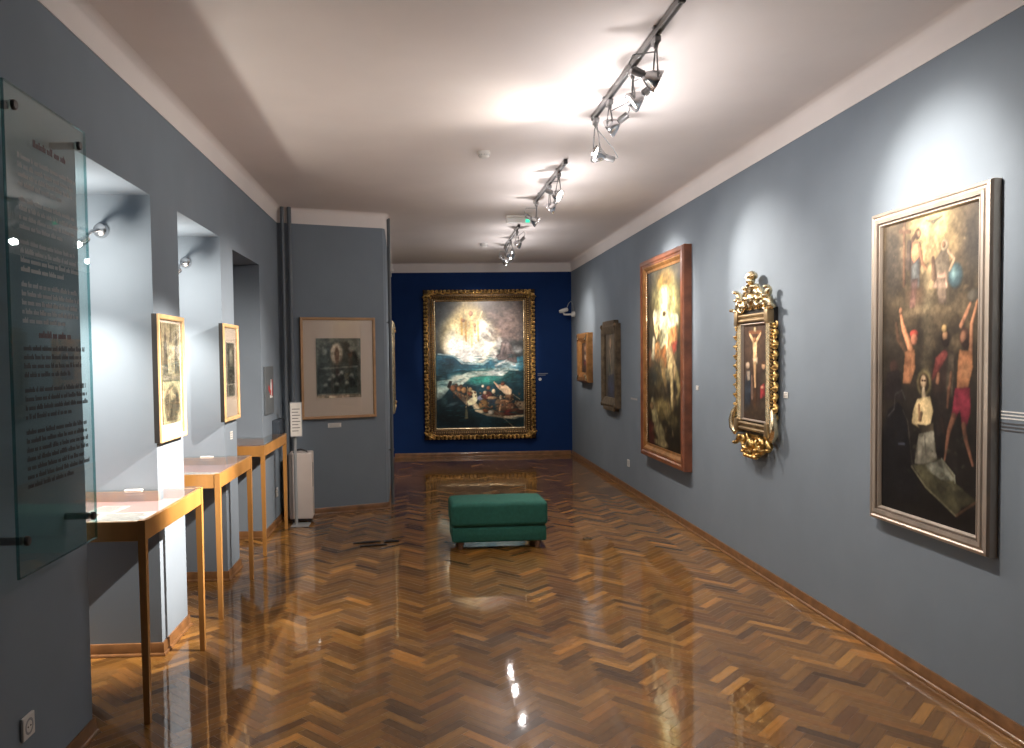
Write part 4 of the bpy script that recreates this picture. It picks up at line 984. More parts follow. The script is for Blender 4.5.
for i, (x, z, a) in enumerate(along(1.62, 2.26, 13, 18)):        # a (0 along the bottom side): local inward direction is (-sin a, cos a)
    ca, sa = math.cos(a), math.sin(a)
    for s in (-1, 1):
        leaf(q, x - sa * -0.022 + ca * s * 0.008, z + ca * -0.022 + sa * s * 0.008, 0.068, 0.036, a + (0.65 if s > 0 else PI - 0.65), 0.076, 0.022)
        scroll(q, x + ca * s * 0.034 + sa * 0.030, z + sa * s * 0.034 - ca * 0.030, 0.024, a + PI / 2, 1.1, 0.074, 0.010, sgn=s, n=12)
    q.ball((x - sa * 0.004, -0.088, z + ca * 0.004), (0.018, 0.020, 0.018), sub=1)
for x, z in ((-0.80, -1.12), (0.80, -1.12), (0.80, 1.12), (-0.80, 1.12)):
    for k in range(5):
        leaf(q, x, z, 0.095, 0.045, math.atan2(-z, -x) + (k - 2) * 0.75, 0.084, 0.026)
q.build('carved_leaves', M['carved'], r, True, 60)
q = MB()
for i, (x, z, a) in enumerate(along(1.505, 2.145, 44, 62)):
    q.ball((x, -0.066, z), (0.016 if i % 2 else 0.010, 0.014, 0.010 if i % 2 else 0.016), sub=1)
for x, z, a in along(1.44, 2.08, 60, 86):
    q.ball((x, -0.050, z), (0.0095, 0.012, 0.0095), sub=1)
q.build('bead_moulding', M['gold'], r, True)
p = Paint(240, 1.468, (52, 60, 64)); p.strokes(ART['sea'])
SEA = [(24, 62, 74), (34, 86, 92), (60, 118, 120), (18, 48, 58), (110, 150, 150)]
p.dabs(150, 21, (0.03, 0.62, 0.97, 0.98), 0.008, SEA, 0.35, 5.0, 0.25)
p.dabs(60, 22, (0.03, 1.2, 0.97, 1.42), 0.008, SEA[:2] + SEA[3:4], 0.5, 5.0, 0.25)
p.dabs(70, 23, (0.5, 1.06, 0.96, 1.24), 0.010, [(150, 110, 76), (96, 62, 44), (190, 160, 122), (70, 44, 36), (120, 90, 66), (60, 66, 80)], 0.75, 1.2, 1.5)
p.dabs(26, 24, (0.2, 1.05, 0.45, 1.12), 0.010, [(150, 100, 70), (110, 76, 54), (190, 150, 110), (84, 60, 46)], 0.75, 1.2, 1.5)
p.dabs(60, 25, (0.22, 0.15, 0.52, 0.5), 0.012, [(240, 220, 160), (214, 176, 110), (250, 244, 220), (190, 150, 90)], 0.35, 0.5, 0.3)
p.dabs(60, 26, (0.55, 0.05, 0.97, 0.55), 0.030, [(140, 116, 110), (96, 84, 84), (160, 134, 124), (80, 74, 76)], 0.3, 1.6, 1.0)
p.dabs(40, 27, (0.66, 0.58, 0.9, 0.8), 0.010, [(120, 110, 112), (90, 82, 86), (150, 140, 138)], 0.4, 0.8, 1.0)
p.soften(1); p.mute(0.9); p.tone((60, 70, 72), 0.06); p.brush(0.3, 12, 6); p.brush(0.2, 50, 16)
p.canvas('canvas', 1.365, 2.005, 0.030, M['canvas'], r, gain=G_SEA, gamma=1.1)

# gilt frame seen edge-on on the wall behind the corner
r = picture_root('framed_painting', 'gold-framed picture seen edge-on, on the rear left wall behind the corner', 'painting', 'left', 11.0, 1.49)
r.location = (-0.4570, 10.98, 1.49)
r.rotation_euler.z = PI / 2 + 0.0282
MB().frame(1.25, 1.22, [(0, 0), (0, 0.05), (0.02, 0.066), (0.05, 0.066), (0.07, 0.045), (0.09, 0.045), (0.11, 0.03), (0.11, 0.0)]).build('frame', M['goldb'], r)
for s in (-1, 1):
    for z in (-1, 1):
        q = MB()
        leaf(q, s * 0.60, z * 0.585, -s * 0.13, 0.06, z * s * 0.7, 0.062, 0.014)
        q.build('corner_leaf', M['goldb'], r, True)
p = Paint(40, 1.0, (90, 70, 54)); p.strokes([['e', 0.5, 0.45, 0.3, 0.35, 0, (150, 120, 92), 0.8, 0.9]]); p.brush(0.4, 8, 8)
p.canvas('canvas', 1.05, 1.02, 0.022, M['canvas'], r)

# engravings
def engraving(nx, asp, seed, base, motif):
    p = Paint(nx, asp, base)
    motif(p)
    n = vnoise(p.nx, p.ny, 26, seed, 3)[..., None] + vnoise(p.nx, p.ny, 9, seed + 1, 2)[..., None]
    p.img = np.clip(p.img * (1 + 0.55 * n), 0, 255)
    return p
def print_frame(r, w, h, fw, fm, dp, mount, pic, pw, ph, pz, gain=1.0):
    MB().frame(w + 0.001, h + 0.001, [(0, 0), (0, dp - 0.010), (0.004, dp - 0.010), (0.004, 0)]).build('black_side', M['black'], r)
    MB().frame(w, h, [(0.004, 0), (0.004, dp - 0.010), (0, dp - 0.0095), (0, dp), (fw * 0.15, dp + 0.002), (fw * 0.8, dp), (fw, dp - 0.006), (fw, 0)]).build('frame', fm, r)
    MB().box((0, -dp * 0.5, 0), (w - 2 * fw - 0.001, 0.004, h - 2 * fw - 0.001)).build('passepartout', mount, r)
    pic.canvas('engraving', pw, ph, dp * 0.5 + 0.0095, M['print'], r, gain=gain, z=pz)
    MB().box((0, -dp * 0.5 - 0.0125, 0), (w - 2 * fw - 0.001, 0.002, h - 2 * fw - 0.001)).build('glazing', M['glass'], r)
def saints_print(p):
    p.strokes([['p', [(0.02, 0.02), (0.98, 0.02), (0.98, 1.03), (0.02, 1.03)], (136, 122, 96), 0.6], ['p', [(0.34, 0.3), (0.66, 0.3), (0.68, 0.95), (0.32, 0.95)], (190, 176, 140), 0.9]])
    for x, top in ((0.2, 0.25), (0.5, 0.18), (0.8, 0.2)):
        p.strokes([['p', [(x - 0.07, top + 0.08), (x + 0.07, top + 0.08), (x + 0.13, 0.9), (x - 0.13, 0.9)], (80, 72, 58), 0.85], ['e', x, top + 0.03, 0.05, 0.07, 0, (96, 86, 70), 0.5, 1], ['c', x, top - 0.14, x, top - 0.02, 0.012, 0.04, (84, 76, 60), 0.5, 0.9]])
    p.strokes([['p', [(0.36, 0.34), (0.64, 0.34), (0.66, 0.9), (0.34, 0.9)], (186, 172, 138), 0.85], ['p', [(0.02, 0.9), (0.98, 0.9), (0.98, 1.03), (0.02, 1.03)], (96, 86, 68), 0.7]])
    p.strokes([['e', 0.5, 1.42, 0.42, 0.34, 0, (124, 112, 88), 0.4, 0.9], ['e', 0.5, 1.5, 0.16, 0.24, 0, (84, 76, 60), 0.5, 0.9], ['e', 0.24, 1.4, 0.12, 0.2, 0, (92, 82, 66), 0.6, 0.9], ['e', 0.77, 1.42, 0.12, 0.2, 0, (92, 82, 66), 0.6, 0.9], ['e', 0.5, 1.28, 0.09, 0.1, 0, (180, 166, 132), 0.5, 0.9], ['c', 0.2, 1.7, 0.8, 1.7, 0.03, 0.03, (90, 80, 64), 0.5, 0.9]])
r = picture_root('framed_print', 'engraving with three robed figures in a pale wooden frame on the nearest pier', 'framed print', 'left', 4.535, 1.512)
print_frame(r, 0.455, 0.695, 0.026, M['pale'], 0.038, M['mount'], engraving(90, 1.78, 20, (200, 186, 148), saints_print), 0.315, 0.56, 0.025, 0.45)
def dark_print(p):
    p.strokes([['p', [(0.04, 0.04), (0.96, 0.04), (0.96, 1.36), (0.04, 1.36)], (74, 72, 66), 1], ['e', 0.5, 0.5, 0.24, 0.5, 0, (130, 126, 114), 0.8, 0.9], ['e', 0.5, 0.34, 0.1, 0.14, 0, (168, 160, 144), 0.5, 0.9], ['p', [(0.06, 1.42), (0.94, 1.42), (0.94, 1.76), (0.06, 1.76)], (92, 88, 80), 0.9], ['e', 0.5, 1.0, 0.3, 0.3, 0, (52, 50, 46), 0.8, 0.8]])
r = picture_root('framed_print', 'dark upright engraving in a pale wooden frame on the farther pier', 'framed print', 'left', 5.92, 1.518)
print_frame(r, 0.44, 0.705, 0.026, M['pale'], 0.038, M['mount'], engraving(60, 1.8, 30, (150, 146, 134), dark_print), 0.215, 0.395, 0.02)
def glory_print(p):
    p.strokes([['e', 0.5, 0.62, 0.47, 0.56, 0, (62, 68, 64), 0.15, 0.9], ['p', [(0.03, 0.6), (0.97, 0.6), (0.97, 1.2), (0.03, 1.2)], (56, 62, 60), 0.9], ['e', 0.46, 0.34, 0.15, 0.25, 0, (190, 178, 160), 0.35, 1], ['e', 0.46, 0.36, 0.06, 0.19, 0, (104, 84, 72), 0.5, 1], ['e', 0.18, 0.3, 0.07, 0.08, 0, (128, 130, 122), 0.7, 0.9], ['e', 0.79, 0.24, 0.08, 0.07, 0, (128, 130, 122), 0.7, 0.9], ['c', 0.1, 0.66, 0.9, 0.62, 0.03, 0.03, (110, 114, 106), 0.8, 0.7]])
    for x, y in ((0.3, 0.9), (0.37, 0.84), (0.52, 0.82), (0.56, 0.76), (0.8, 0.9), (0.78, 0.82), (0.68, 0.98), (0.2, 1.02), (0.45, 1.0)):
        p.strokes([['e', x, y, 0.05, 0.06, 0, (150, 152, 142), 0.8, 0.9], ['e', x, y + 0.09, 0.07, 0.08, 0, (40, 46, 46), 0.8, 0.9]])
    p.strokes([['p', [(0.0, 1.22), (1, 1.22), (1, 1.30), (0, 1.30)], (150, 130, 112), 0.7], ['p', [(0.27, 1.24), (0.73, 1.24), (0.73, 1.30), (0.27, 1.30)], (196, 170, 150), 0.9]])
r = picture_root('framed_print', 'arched engraving with a wide cream mount in a tan wooden frame by the pipes', 'framed print', 'breast', 0.60, 1.515)
print_frame(r, 0.79, 1.045, 0.028, M['tan'], 0.036, M['mount'], engraving(100, 1.30, 40, (104, 108, 100), glory_print), 0.47, 0.615, 0.0)

# ------------------------------------------------------------------ display tables in the niches
def vitrine(y0, y1, yn, xf, label, papers, legw=0.033, zt=0.912):
    """front edge at xf; the body fills the niche up to yn, a front strip runs on past the pier to y1"""
    depth = 0.72
    t = thing('display_table', label, 'display table', (xf, y0, 0), 0, 'glass-topped display tables in the niches')
    xb, xs = -depth, (XL + 0.012) - xf                 # back edge; the strip's back edge clear of the pier
    L, N = y1 - y0, yn - 0.008 - y0
    poly = [(0, 0), (0, L), (xs, L), (xs, N), (xb, N), (xb, 0)]
    MB().prism([(-0.012, 0.012), (-0.012, L - 0.012), (xs + 0.006, L - 0.012), (xs + 0.006, N - 0.012), (xb + 0.012, N - 0.012), (xb + 0.012, 0.012)][::-1], zt - 0.085, zt - 0.060).build('tray', M['tray'], t)
    a = MB()
    h0, h1 = zt - 0.095, zt - 0.008
    a.span((-0.022, legw, h0), (-0.002, L - legw, h1), 0.002)                       # long front apron
    a.span((xb + legw, 0.002, h0), (-legw, 0.022, h1), 0.002)                       # near end
    a.span((xb + legw, N - 0.022, h0), (xs, N - 0.002, h1), 0.002)                  # end against the reveal
    a.span((xs, L - 0.022, h0), (-legw, L - 0.002, h1), 0.002)
    a.span((xb + 0.002, legw, h0), (xb + 0.022, N - legw, h1), 0.002)
    a.build('apron', M['beech'], t)
    for x, y in ((-legw / 2, legw / 2), (-legw / 2, L - legw / 2), (xb + legw / 2, legw / 2), (xb + legw / 2, N - legw / 2)):
        l = MB()
        l.lathe([(legw * 0.56, 0.0), (legw * 0.707, zt - 0.1), (legw * 0.707, zt - 0.004)], (x, y, 0), (0, 0, 1), 4)
        o = l.build('leg', M['beech'], t)
        o.data.transform(Matrix.Translation((x, y, 0)) @ Matrix.Rotation(PI / 4, 4, 'Z') @ Matrix.Translation((-x, -y, 0)))
    MB().prism([(p[0] * 0.99 - 0.002, p[1]) for p in poly][::-1], zt - 0.008, zt).build('glass_top', M['glass'], t)
    for (px, py, w, h, rz, lab) in papers:
        q = MB().box((0, 0, 0.003), (w, h, 0.005), 0.001)
        for k in range(6):
            q2 = None
        o = q.build('document', M['paper'], None)
        o.location = (xf + px, y0 + py, zt - 0.0595)
        o.rotation_euler = (0, 0, rz)
        tag(o, lab, 'document', 'papers in the display tables')
        s = MB()
        for k in range(9):
            s.box((-w * 0.04 * (k % 3 == 0), h * (0.38 - 0.09 * k), 0.0058), (w * (0.78 - 0.1 * (k % 3 == 0)), h * 0.035, 0.0004))
        s.build('written_lines', M['ink'], o)
    return t

vitrine(3.50, 4.41, 4.345, -1.226, 'glass-topped beech display table in the nearest niche', [(-0.22, 0.30, 0.26, 0.34, 0.12, 'open sheet lying in the nearest display table'), (-0.38, 0.56, 0.14, 0.20, -0.1, 'smaller sheet behind the open one in the nearest display table')])
vitrine(4.915, 5.83, 5.80, -1.262, 'glass-topped beech display table in the middle niche', [(-0.26, 0.34, 0.28, 0.22, -0.2, 'pale sheet lying in the middle display table')])
vitrine(6.50, 7.55, 7.15, -1.305, 'glass-topped beech display table in the farthest niche by the white sign stand', [])

def card(y, yn, label):
    o = MB().box((0, 0, 0.004), (0.09, 0.03, 0.006), 0.001).build('white_strip', M['plastic'])  # small plain white slab
    o.location = (-1.56, y, 0.912)
    tag(o, label, 'card', 'white strips on the table glass')
card(4.30, 0, 'little white strip on the nearest glass table top')
card(5.74, 0, 'little white strip on the middle glass table top')

# ------------------------------------------------------------------ green ottoman
t = thing('ottoman', 'green upholstered bench ottoman on short wooden legs in the middle of the floor', 'ottoman', (0.613, 6.715, 0), 0.025)
def pillow(w, d, h, z0, puff, r):
    """upholstered block: rounded, softly crowned, the front middle drawn down by its tuft"""
    bm = bmesh.new()
    nx, ny = 34, 20
    bmesh.ops.create_cube(bm, size=1)
    bmesh.ops.scale(bm, verts=bm.verts, vec=(w, d, h))
    bmesh.ops.bevel(bm, geom=bm.edges[:], offset=r, segments=4, affect='EDGES', profile=0.5)
    bmesh.ops.subdivide_edges(bm, edges=[e for e in bm.edges if e.calc_length() > 0.1], cuts=15, use_grid_fill=True)
    for v in bm.verts:
        x, y = v.co.x / (w / 2), v.co.y / (d / 2)
        k = max(0, (1 - x * x)) * max(0, (1 - y * y))
        if v.co.z > 0:
            dx = x / 0.12
            tuft = math.exp(-dx * dx) * (0.35 + 0.65 * math.exp(-((y + 0.1) / 0.7) ** 2))
            v.co.z += puff * (k ** 0.5) - 0.011 * tuft * min(1, max(0, 1.25 - abs(y)) * 3)
        v.co.z += z0 + h / 2
    return bm
m_ = MB(); m_.bm.free(); m_.bm = pillow(0.815, 0.42, 0.20, 0.195, 0.014, 0.035); m_.build('cushion', M['green'], t, True, 60)
m_ = MB(); m_.box((0, 0.005, 0.126), (0.795, 0.40, 0.128), 0.018, seg=3); m_.build('base', M['green'], t, True, 50)
MB().box((0, 0.003, 0.1925), (0.775, 0.39, 0.008), 0.003).build('shadow_seam', M['seam'], t)  # dark slab standing in for the shade between cushion and base
b_ = MB(); b_.lathe([(0.0, 0.0), (0.014, 0.002), (0.012, 0.008), (0.0, 0.011)], (0, -0.02, 0.391), (0, 0, 1), 14, False); b_.build('tuft_button', M['green'], t, True)
for sx in (-1, 1):
    for sy in (-1, 1):
        MB().lathe([(0.019, 0.0), (0.026, 0.045), (0.027, 0.064)], (sx * 0.325, 0.005 + sy * 0.155, 0), (0, 0, 1), 16).build('leg', M['legwood'], t, True)

# ------------------------------------------------------------------ glass information panel on standoffs
GX = XL + 0.1
gy0, gy1, gz0, gz1 = 2.66, 3.285, 0.885, 2.525
t = thing('glass_panel', 'large clear glass information panel with printed text on metal standoffs, left foreground wall', 'sign', (GX, (gy0 + gy1) / 2, (gz0 + gz1) / 2), LEFT)
w_, h_ = gy1 - gy0, gz1 - gz0
MB().box((0, 0, 0), (w_ - 0.004, 0.010, h_ - 0.004)).build('pane', M['glass_pane'], t)
MB().frame(w_, h_, [(0, -0.005), (0, 0.005), (0.002, 0.0052), (0.002, -0.0052)]).build('polished_edge', M['glass_edge'], t)
cy_, cz_ = (gy0 + gy1) / 2, (gz0 + gz1) / 2
for y, z in ((2.715, 2.455), (3.21, 2.452), (2.655 + 0.05, 1.005), (3.235, 0.985)):
    s = MB().rod((y - cy_, 0.006, z - cz_), (y - cy_, 0.099, z - cz_), 0.014, n=16)
    o = s.build('standoff', M['steel'], t, True)
    MB().lathe([(0.0, -0.013), (0.014, -0.012), (0.017, -0.008), (0.017, 0.0)], (y - cy_, -0.0055, z - cz_), (0, 1, 0), 18, False).build('cap', M['plastic_dark'], o, True)
rng = random.Random(11)
def text_block(mb, y0, y1, z, n, pitch, xh, breaks=(), shortlast=0.7):
    for i in range(n):
        if i in breaks: z -= pitch * 0.7
        end = y1 - (rng.random() * 0.05) if (i + 1 not in breaks and i < n - 1) else y0 + (y1 - y0) * shortlast
        y = y0
        while y < end:
            nlet = rng.randint(2, 9)
            for k in range(nlet):
                if y > end: break
                hh = xh * rng.choice((1, 1, 1, 1.5))
                mb.span((y - cy_, -0.0058, z - cz_), (y - cy_ + xh * 0.42, -0.0053, z - cz_ + hh))
                y += xh * 0.62
            y += xh * 0.6
        z -= pitch
    return z
for z in (2.352, 1.690):
    a = MB(); text_block(a, 2.845, 3.09, z, 1, 0.03, 0.017, shortlast=1.0); a.build('heading', M['lettering_red'], t)
for z, ln, y1, m in ((2.290, (4, 4, 4, 5), 3.185, 'lettering_glare'), (1.645, (4, 4, 7), 3.225, 'lettering_dark')):  # upper block takes the colour paled for the glass reflection
    for n in ln:                                    # one part per paragraph
        a = MB(); z = text_block(a, 2.735, y1, z, n, 0.0305, 0.0125) - 0.021
        a.build('paragraph', M[m], t)

# ------------------------------------------------------------------ sockets, labels, small wall things
def socket(label, wall, s, z):
    r = picture_root('wall_socket', label, 'socket', wall, s, z)
    MB().box((0, -0.006, 0), (0.084, 0.012, 0.084), 0.004).build('plate', M['plastic'], r)
    MB().lathe([(0.030, -0.004), (0.030, 0.0), (0.022, 0.001), (0.020, -0.002)], (0, -0.0121, 0), (0, -1, 0), 22, False).build('well', M['grey_metal'], r, True)
    p = MB()
    for x in (-0.0095, 0.0095):
        p.rod((x, -0.0115, 0), (x, -0.0135, 0), 0.003, n=8)
    p.build('pin_hole', M['plastic_dark'], r)
socket('white wall socket at the bottom of the near left wall', 'left', 2.872, 0.298)
socket('white wall socket low on the left wall under the farthest display table', 'left', 7.72, 0.32)
socket('white wall socket low on the right wall beside the red-brown frame', 'right', 9.22, 0.33)

def plate(label, wall, s, z, w, h, lines=3, dark=0):
    r = picture_root('wall_label', label, 'label', wall, s, z)
    MB().box((0, -0.002, 0), (w, 0.004, h), 0.0008).build('card', M['plastic'] if not dark else M['wall'], r)
    q = MB()
    n = lines
    for k in range(n):
        q.box((-w * 0.03 * (k % 2), -0.0042, h * (0.5 - (k + 0.8) / (n + 0.6))), (w * (0.84 - 0.12 * (k % 2)), 0.0006, h * 0.30 / n))
    q.build('printed_lines', M['ink_pale'], r)
plate('white caption label right of the ornate crucifixion', 'right', 5.16, 1.325, 0.06, 0.04)
plate('white caption label right of the red-brown frame', 'right', 6.87, 1.31, 0.06, 0.04)
plate('grey caption label left of the red-brown frame', 'right', 8.97, 1.105, 0.34, 0.075, 1, 1)
plate('white caption label below the arched engraving', 'breast', 0.55, 0.92, 0.14, 0.045)
plate('faint white caption label below the robed figures engraving', 'left', 4.56, 1.065, 0.09, 0.05)
plate('small white caption label below the dark upright engraving', 'left', 5.99, 1.045, 0.07, 0.06)
# lettering straight on the walls
r = picture_root('wall_lettering', 'caption beside the altar painting, pale lines over dark lines on the right wall', 'label', 'right', 3.09, 1.308)
q = MB()
for k, w in enumerate((0.20, 0.215, 0.19)):
    q.box((w / 2 - 0.10, -0.0008, 0.040 - k * 0.014), (w, 0.0012, 0.0058))
q.build('pale_lines', M['label_white'], r)
q = MB()
for k, w in enumerate((0.215, 0.20, 0.185)):
    q.box((w / 2 - 0.105, -0.0008, -0.008 - k * 0.015), (w, 0.0012, 0.0055))
q.build('dark_lines', M['ink'], r)
r = picture_root('wall_lettering', 'small pale caption and round mark on the dark blue wall beside the gold frame', 'label', 'back', 1.945, 1.27)
q = MB()
for k, w in enumerate((0.17, 0.13)):
    q.box((w / 2 - 0.085, -0.0008, 0.062 - k * 0.025), (w, 0.0012, 0.011))
q.build('pale_lines', M['grey_metal'], r)
MB().lathe([(0.0, 0.003), (0.024, 0.0025), (0.026, 0.0)], (-0.045, -0.0004, -0.03), (0, -1, 0), 18, False).build('round_mark', M['label_white'], r)

# grey sign panel and the small box under it
r = picture_root('wall_sign', 'slate grey notice panel with a red and white emblem on the left wall', 'sign', 'left', 7.43, 1.325)
MB().box((0, -0.008, 0), (0.40, 0.016, 0.44), 0.003).build('panel', M['panelgrey'], r)
q = MB().box((0.07, -0.0165, 0.02), (0.05, 0.001, 0.16)).box((0.07, -0.0165, -0.06), (0.12, 0.001, 0.025)).box((0.09, -0.0165, 0.085), (0.10, 0.001, 0.02))
q.build('white_mark', M['label_white'], r)
q = MB().box((0.0, -0.0168, 0.0), (0.13, 0.001, 0.05), rot=Matrix.Rotation(0.5, 3, 'Y')).box((0.12, -0.0168, 0.02), (0.035, 0.001, 0.16))
q.build('red_mark', M['red'], r)
r = picture_root('junction_box', 'small dark blue-grey box on the left wall under the notice panel', 'box', 'left', 7.76, 0.93)
MB().box((0, -0.03, 0), (0.34, 0.058, 0.20), 0.006).build('box', M['boxblue'], r)
MB().box((0, -0.061, 0), (0.30, 0.005, 0.17), 0.002).build('lid', M['boxblue'], r)

# heating pipes in the corner
def pipe(name, label, x, y, rad, group, m='pipe', clips=(2.3, 1.2, 0.4), rz=BREAST, gap=0.045):
    t = thing(name, label, 'pipe', (x, y, 0), rz, group)
    MB().rod((0, 0, 0.001), (0, 0, ZC - 0.001), rad, n=18).build('tube', M[m], t, True)
    for z in clips:
        c = MB().lathe([(rad, -0.011), (rad + 0.005, -0.011), (rad + 0.005, 0.011), (rad, 0.011)], (0, 0, z), (0, 0, 1), 18, False)
        c.rod((0, rad * 0.8, z), (0, gap, z), 0.005, n=8)
        c.build('clamp', M[m], t)
    c = MB().lathe([(rad, 0.0), (rad + 0.010, 0.001), (rad + 0.009, 0.008), (rad, 0.012)], (0, 0, 0.0), (0, 0, 1), 18, False)
    c.build('floor_collar', M[m], t, True)
p = on_breast(0.045, 0, 0.048)
pipe('heating_pipe', 'left one of two blue-grey heating pipes in the left corner', p[0], p[1], 0.019, 'heating pipes in the corner', gap=0.046)
p = on_breast(0.115, 0, 0.048)
pipe('heating_pipe', 'right one of two blue-grey heating pipes in the left corner', p[0], p[1], 0.022, 'heating pipes in the corner', gap=0.046)
pipe('heating_pipe', 'single dark pipe rising along the bright outside corner', -0.357, 8.72, 0.018, None, 'panelgrey', (2.0, 0.6), PI / 2, 0.037)

# sensor and bracket fixture high on the walls
r = picture_root('motion_sensor', 'small white motion sensor box high on the rear left wall', 'sensor', 'left', 11.68, 2.93)
r.location = (-0.4775, 11.68, 2.92)
MB().box((0, -0.025, 0.02), (0.07, 0.05, 0.11), 0.008).build('housing', M['plastic'], r)
MB().ball((0, -0.045, -0.02), (0.026, 0.02, 0.026)).build('lens', M['diffuser'], r, True)
MB().box((0, -0.02, -0.075), (0.04, 0.03, 0.08), 0.006).build('bracket', M['grey_metal'], r)
r = picture_root('bracket_fixture', 'small white bracket fixture with a tilted head and cable loop, by the blue wall', 'fixture', 'right', 12.50, 2.275)
MB().lathe([(0.0, 0.055), (0.03, 0.053), (0.042, 0.04), (0.045, 0.0)], (0, 0, 0), (0, -1, 0), 20, False).build('wall_mount', M['plastic'], r, True)
MB().tube([(0, -0.045, 0), (0.0, -0.12, -0.005), (0, -0.17, 0.0), (0, -0.185, 0.03)], [0.016, 0.015, 0.014, 0.012], 10).build('arm', M['plastic'], r, True)
MB().lathe([(0.0, -0.07), (0.026, -0.066), (0.033, -0.05), (0.033, 0.03), (0.024, 0.075), (0.0, 0.08)], (0, -0.175, 0.062), (0.25, -1, -0.28), 18, False).build('head', M['plastic'], r, True)
MB().tube([(0, -0.13, 0.09), (0, -0.10, 0.17), (0, -0.06, 0.21), (0, -0.03, 0.16), (0, -0.02, 0.04)], 0.006, 8).build('cable', M['grey_metal'], r, True)

# ------------------------------------------------------------------ dehumidifier and sign stand
t = thing('air_purifier', 'cream floor-standing air dryer cabinet with black handle in the left corner', 'appliance', (-1.225, 7.90, 0), 0.06)
MB().box((0, 0.0, 0.365), (0.225, 0.24, 0.65), 0.012, seg=3).build('cabinet', M['cream'], t, True)
MB().box((0, 0.0, 0.032), (0.20, 0.20, 0.02), 0.003).build('plinth', M['plastic_dark'], t)
for sx in (-1, 1):
    for sy in (-1, 1):
        MB().rod((sx * 0.08, sy * 0.08, 0.0), (sx * 0.08, sy * 0.08, 0.024), 0.014).build('foot', M['plastic_dark'], t)
MB().tube([(-0.07, -0.06, 0.688), (-0.05, -0.06, 0.712), (0.0, -0.06, 0.722), (0.05, -0.06, 0.708), (0.07, -0.06, 0.688)], 0.009, 10).build('handle', M['plastic_dark'], t, True)
MB().box((0.1125, -0.05, 0.47), (0.004, 0.035, 0.24), 0.001).build('side_grille', M['plastic_dark'], t)
MB().box((-0.085, -0.1202, 0.365), (0.003, 0.002, 0.62)).build('panel_gap', M['grey_metal'], t)
t = thing('sign_stand', 'grey metal stand with a white notice, in front of the cream air dryer', 'sign stand', (-1.252, 7.70, 0), 0.0)
MB().box((0.045, -0.02, 0.005), (0.17, 0.19, 0.009), 0.003).build('base_plate', M['grey_metal'], t)
MB().rod((0, 0, 0.009), (0, 0, 0.98), 0.0165, n=16).build('pole', M['grey_metal'], t, True)
RX = Matrix.Rotation(-0.22, 3, 'X')
o = MB().box((0.0, 0, 0), (0.115, 0.012, 0.335), 0.003).build('sign_holder', M['grey_metal'], t)
o.location = (0.02, -0.028, 1.03); o.rotation_euler = (-0.10, 0, 0.2)
MB().box((0.0, -0.0068, 0), (0.100, 0.001, 0.315)).build('notice', M['paper'], o)
q = MB()
for k in range(8):
    q.box((-0.008 * (k % 2), -0.0076, 0.10 - k * 0.03), (0.075 - 0.016 * (k % 2), 0.0004, 0.007))
q.build('printed_lines', M['ink'], o)

# ------------------------------------------------------------------ floor plates
def hatch(label, x, y, w, d, rz):
    t = thing('floor_hatch', label, 'floor hatch', (x, y, 0), rz, 'dark floor hatches')
    MB().box((0, 0, 0.004), (w, d, 0.006), 0.002).build('plate', M['hatch'], t)
    MB().box((0, -d * 0.1, 0.0078), (w * 0.7, d * 0.16, 0.0016)).build('finger_slot', M['plastic_dark'], t)
hatch('dark metal floor hatch, farther of the left pair', -0.515, 6.885, 0.24, 0.06, 0.22)
hatch('dark metal floor hatch, nearer of the left pair', -0.45, 6.765, 0.23, 0.05, 0.22)
hatch('dark metal floor hatch by the outside corner, right of the pair', -0.30, 6.90, 0.13, 0.06, 0.1)
t = thing('floor_socket', 'small brass floor socket on the parquet right of the green ottoman', 'floor socket', (1.413, 6.80, 0))
MB().lathe([(0.0, 0.013), (0.028, 0.013), (0.036, 0.010), (0.040, 0.0)], (0, 0, 0.0005), (0, 0, 1), 24, False).build('cover', M['brass'], t, True)
MB().lathe([(0.0, 0.004), (0.010, 0.003), (0.011, 0.0)], (0, 0, 0.0132), (0, 0, 1), 16, False).build('key_knob', M['hatch'], t, True)

# ------------------------------------------------------------------ ceiling things
def detector(label, x, y, rad):
    t = thing('smoke_detector', label, 'smoke detector', (x, y, ZC - 0.0005))
    MB().lathe([(rad, 0.0), (rad, -0.018), (rad * 0.92, -0.024)], (0, 0, 0), n=28).build('base', M['plastic'], t, True)
    MB().lathe([(rad * 0.86, -0.024), (rad * 0.86, -0.034), (rad * 0.62, -0.046), (rad * 0.2, -0.05), (0.0, -0.05)], (0, 0, 0), n=28, cap=False).build('chamber', M['plastic'], t, True)
    v = MB()
    for k in range(12):
        a = k * PI / 6
        v.box((rad * 0.862 * math.cos(a), rad * 0.862 * math.sin(a), -0.029), (0.003, 0.014, 0.006), rot=None)
    v.build('vent_slot', M['grey_metal'], t)
detector('round white smoke detector on the ceiling, nearest', 0.475, 5.93, 0.048)
detector('farther smoke detector on the ceiling before the blue wall', 0.84, 10.66, 0.055)
t = thing('exit_light', 'white emergency exit light with a green indicator on the ceiling by the middle track', 'emergency light', (1.055, 8.585, ZC - 0.0005))
MB().box((0, 0, -0.014), (0.27, 0.10, 0.028), 0.004).build('housing', M['plastic'], t)
MB().box((0, 0, -0.052), (0.265, 0.022, 0.050), 0.004).build('sign_plate', M['diffuser'], t)
MB().box((-0.125, 0, -0.052), (0.016, 0.03, 0.056), 0.003).build('end_cap', M['plastic'], t)
MB().box((0.098, -0.012, -0.058), (0.045, 0.006, 0.034), 0.002).build('indicator', M['green_glow'], t)

